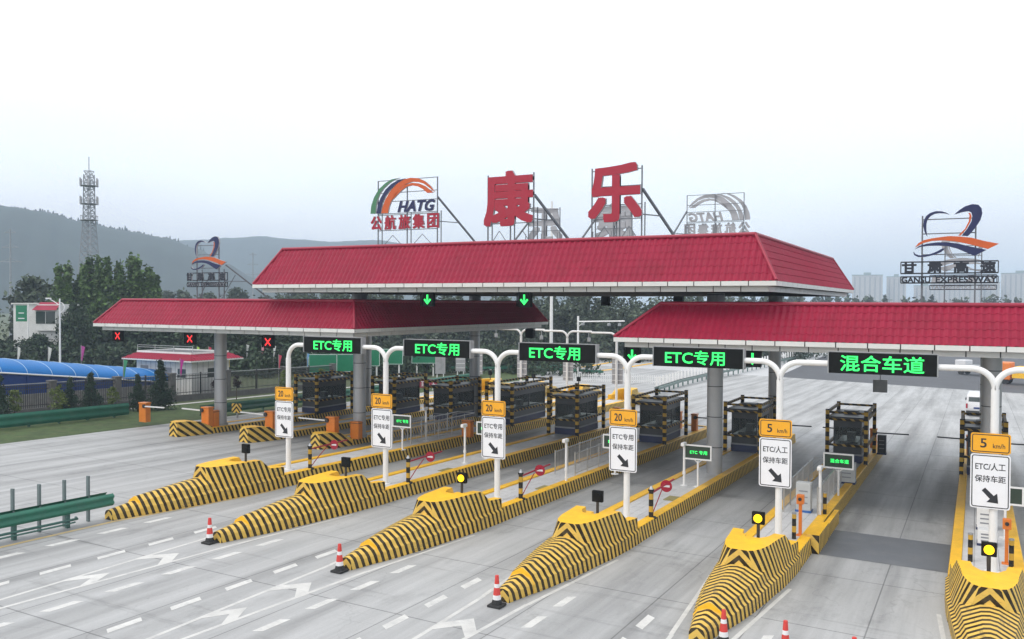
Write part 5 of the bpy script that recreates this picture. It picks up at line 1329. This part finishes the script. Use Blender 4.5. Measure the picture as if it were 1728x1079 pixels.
def ridge_woods(prof, dist, seed):
    rg = random.Random(seed); m = MB()
    for _ in range(260):
        a = rg.gauss(55, 4); h = 0
        for (p, hp), (q, hq) in zip(prof[:-1], prof[1:]):
            if p >= a >= q: f = (a - p) / (q - p); f = f * f * (3 - 2 * f); h = hp + (hq - hp) * f
        r = dist + rg.gauss(0, 10); x, y = CAM_POS[0] - r * math.sin(R(a)), CAM_POS[1] + r * math.cos(R(a)); z = h - 8.5
        k = rg.uniform(.15, .55) if rg.random() < .85 else rg.uniform(.6, 1.0); m.tube([(x, y, z), (x, y, z + 3.0 * k + 2), (x, y, z + 5.0 * k + 2)], 1.3, 5, r1=.25, caps=False)
    o = part('ridge_trees', m, M_hill); return tag(o, 'fringe of small trees along the hill crest', 'trees', None, 'stuff')
HP = [(78, 70), (68, 112), (62, 113), (58.5, 107), (56.4, 103), (54.3, 95), (52.4, 88), (49.7, 81), (48, 71), (46.3, 55)]
ridge_woods(HP, 1000, 9)
hill('hill', 'blue grey wooded hill rising on the left', [(78, 70), (68, 112), (62, 113), (58.5, 107), (56.4, 103), (54.3, 95), (52.4, 88), (49.7, 81), (48, 71), (46.3, 55), (44.5, 40), (40, 20), (34, 4)], 1000, 620, -6, 3, M_hill)
hill('far_hill', 'fainter long low hill behind the left one', [(60, 60), (50, 116), (47.7, 120), (45.9, 125), (44.2, 129), (42, 125), (39.8, 122), (37.5, 126), (36.8, 126), (34.8, 120), (31, 95), (27, 50), (22, 6)], 1600, 700, -6, 4, M_hill)

# ================================================================== VEHICLES
def wheel(m, x, y, r, w): m.tube([(x - w / 2, y, r), (x + w / 2, y, r)], r, 18)
van = thing('van', 'white passenger van seen from behind on the far concrete, beside the right column', 'van', TI(27.55, 58.0), (0, 0, R(-2)))
prof = [(-2.35, .32), (-2.42, .75), (-2.38, 1.05), (-2.22, 1.75), (-2.05, 1.95), (1.0, 1.98), (1.45, 1.85), (2.05, 1.15), (2.4, .95), (2.45, .35)]
m = MB()
secs = []
for x, ins in ((-.84, .06), (-.80, 0), (.80, 0), (.84, .06)):
    tm = lambda z: (1 - .10 * max(0, (z - 1.0)))
    secs.append([(x * tm(z), y * (1 - ins * .3), z - ins * .3 * (z > 1.5) + ins * .3 * (z < .6)) for y, z in prof])
m.loft(secs, [0] * len(prof), 0, 0); part('body', m, M_van, van)
m = MB(); m.add([(-.66, -2.36, 1.12), (.66, -2.36, 1.12), (.62, -2.235, 1.72), (-.62, -2.235, 1.72)], [(0, 1, 2, 3)]); part('rear_window', m, M_glass, van)
for s in (-1, 1):
    for a, b in ((-2.1, -1.05), (-.95, .1), (.2, 1.1)):
        m = MB(); m.add([(s * .845, a, 1.12), (s * .845, b, 1.12), (s * .785, b, 1.72), (s * .785, a, 1.72)], [(0, 1, 2, 3)]); part('side_window', m, M_glass, van)
    m = MB(); m.box(*sorted((s * .84, s * .70)), -2.45, -2.38, .75, 1.15); part('tail_light', m, M_red, van)
    m = MB(); m.bevbox(*sorted((s * .86, s * 1.05)), 1.25, 1.4, 1.1, 1.32, .02); part('mirror', m, M_dk, van)
    for y in (-1.4, 1.45):
        m = MB(); wheel(m, s * .72, y, .32, .2); pp = part('wheel', m, M_tyre, van); m = MB(); m.tube([(s * .82, y, .32), (s * .835, y, .32)], .19, 14); part('rim', m, M_alu, pp)
m = MB(); m.bevbox(-.82, .82, -2.5, -2.36, .32, .55, .03); part('bumper', m, M_dk, van)
m = MB(); m.box(-.24, .24, -2.445, -2.42, .72, .86); part('number_plate', m, M_dblue, van)
tk = thing('truck', 'small white truck far off on the asphalt, above the white van', 'truck', TI(27.2, 116), (0, 0, R(60)))
m = MB(); m.bevbox(-1, 1, .9, 2.5, .5, 2.2, .12); part('cab', m, M_van, tk)
m = MB(); m.box(-1.02, 1.02, -3, .8, .7, 1.5); part('bed', m, M_alu, tk)
m = MB(); m.box(-.85, .85, 2.5, 2.53, 1.3, 2.0); part('windscreen', m, M_glass, tk)
for s in (-1, 1):
    for y in (-1.9, 1.6): m = MB(); wheel(m, s * .85, y, .42, .26); part('wheel', m, M_tyre, tk)
dt = thing('construction_truck', 'orange and yellow works truck at the right edge on the asphalt', 'truck', TI(33.2, 103), (0, 0, R(75)))
m = MB(); m.bevbox(-1.2, 1.2, 1.6, 3.4, .6, 2.9, .15); part('cab', m, M_oran, dt)
m = MB(); m.box(-1.25, 1.25, -3.8, 1.4, .9, 2.0); m.bevbox(-1.2, 1.2, -3.6, 1.2, 2.0, 2.4, .15); part('body', m, M_yel, dt)
m = MB(); m.box(-1.0, 1.0, 3.4, 3.43, 1.7, 2.6); part('windscreen', m, M_glass, dt)
for s in (-1, 1):
    for y in (-2.8, -1.6, 2.3): m = MB(); wheel(m, s * 1.0, y, .5, .3); part('wheel', m, M_tyre, dt)

# ================================================================== PENNANT FLAGS
FL = [(-48.3, 18.0, 3.6, (.75, .75, .72), 'white pennant at the left edge'), (-45.9, 19.3, 3.6, (.75, .75, .72), 'white pennant left of the street lamp'), (-41.5, 19.4, 3.9, (.60, .10, .36), 'pink pennant right of the street lamp'), (-29.6, 14.4, 3.5, (.10, .45, .25), 'green pennant in front of the guard house'),
 (-48.3, 37.2, 3.0, (.55, .65, .85), 'pale blue pennant behind the guard house roof'), (-47.6, 37.7, 3.2, (.50, .75, .12), 'lime pennant behind the guard house roof'), (-46.6, 38.4, 3.2, (.70, .08, .12), 'red pennant behind the guard house roof'), (-45.0, 42.4, 3.4, (.75, .75, .72), 'white pennant left of the canopy column'),
 (-29.0, 19.2, 3.4, (.75, .06, .45), 'magenta pennant in front of the guard house wall'), (-34.8, 29.9, 3.3, (.80, .66, .30), 'yellow pennant just right of the canopy column'), (-43.6, 43.3, 3.3, (.75, .30, .35), 'pale red pennant right of the canopy column'), (-42.5, 44.0, 3.4, (.75, .75, .72), 'white pennant below the third red cross, left'),
 (-40.0, 47.5, 3.4, (.75, .75, .72), 'white pennant left of the first gantry post'), (-29.1, 30.5, 3.4, (.75, .10, .16), 'red pennant left of the first gantry post'), (-29.5, 34.8, 3.4, (.20, .45, .75), 'blue pennant right of the first gantry post')]
for k, (x, y, h, c, lb) in enumerate(FL):
    mk = 'flag_cloth_%d' % k
    t = thing('pennant', lb, 'flag', TI(x, y), (0, 0, R(20 + 17 * (k % 5))), 'small coloured pennants on thin poles')
    m = MB(); m.cyl(0, 0, 0, h, .025, 6); part('pole', m, M_alu, t)
    m = MB(); N = 6
    vs = []
    for q in range(N + 1):
        f = q / N; ww = .32 * (1 - f * .75); 
        for s in range(4): vs.append((ww * s / 3, .06 * math.sin(s * 1.9 + q * .8), h - .05 - f * 1.25 - .12 * s / 3))
    m.add(vs, [(q * 4 + s, q * 4 + s + 1, (q + 1) * 4 + s + 1, (q + 1) * 4 + s) for q in range(N) for s in range(3)], 0, True)
    part('cloth', m, mat('flag_' + lb.split()[0] + '_' + str(k), c, .8, var=.06), t)

# ================================================================== HAZE
hb = MB(); hb.box(-3700, 3700, -400, 4200, -9, 138)
hm = bpy.data.materials.new('haze_air'); hm.use_nodes = True
hn, hl = hm.node_tree.nodes, hm.node_tree.links; hn.clear()
ho = hn.new('ShaderNodeOutputMaterial'); hv = hn.new('ShaderNodeVolumePrincipled')
hv.inputs['Color'].default_value = (.66, .80, .97, 1); hv.inputs['Density'].default_value = 0.00052; hv.inputs['Anisotropy'].default_value = 0.0
hl.new(hv.outputs[0], ho.inputs['Volume'])
hz_o = part('haze', hb, hm); tag(hz_o, 'pale haze filling the air towards the hills', 'haze', None, 'stuff')
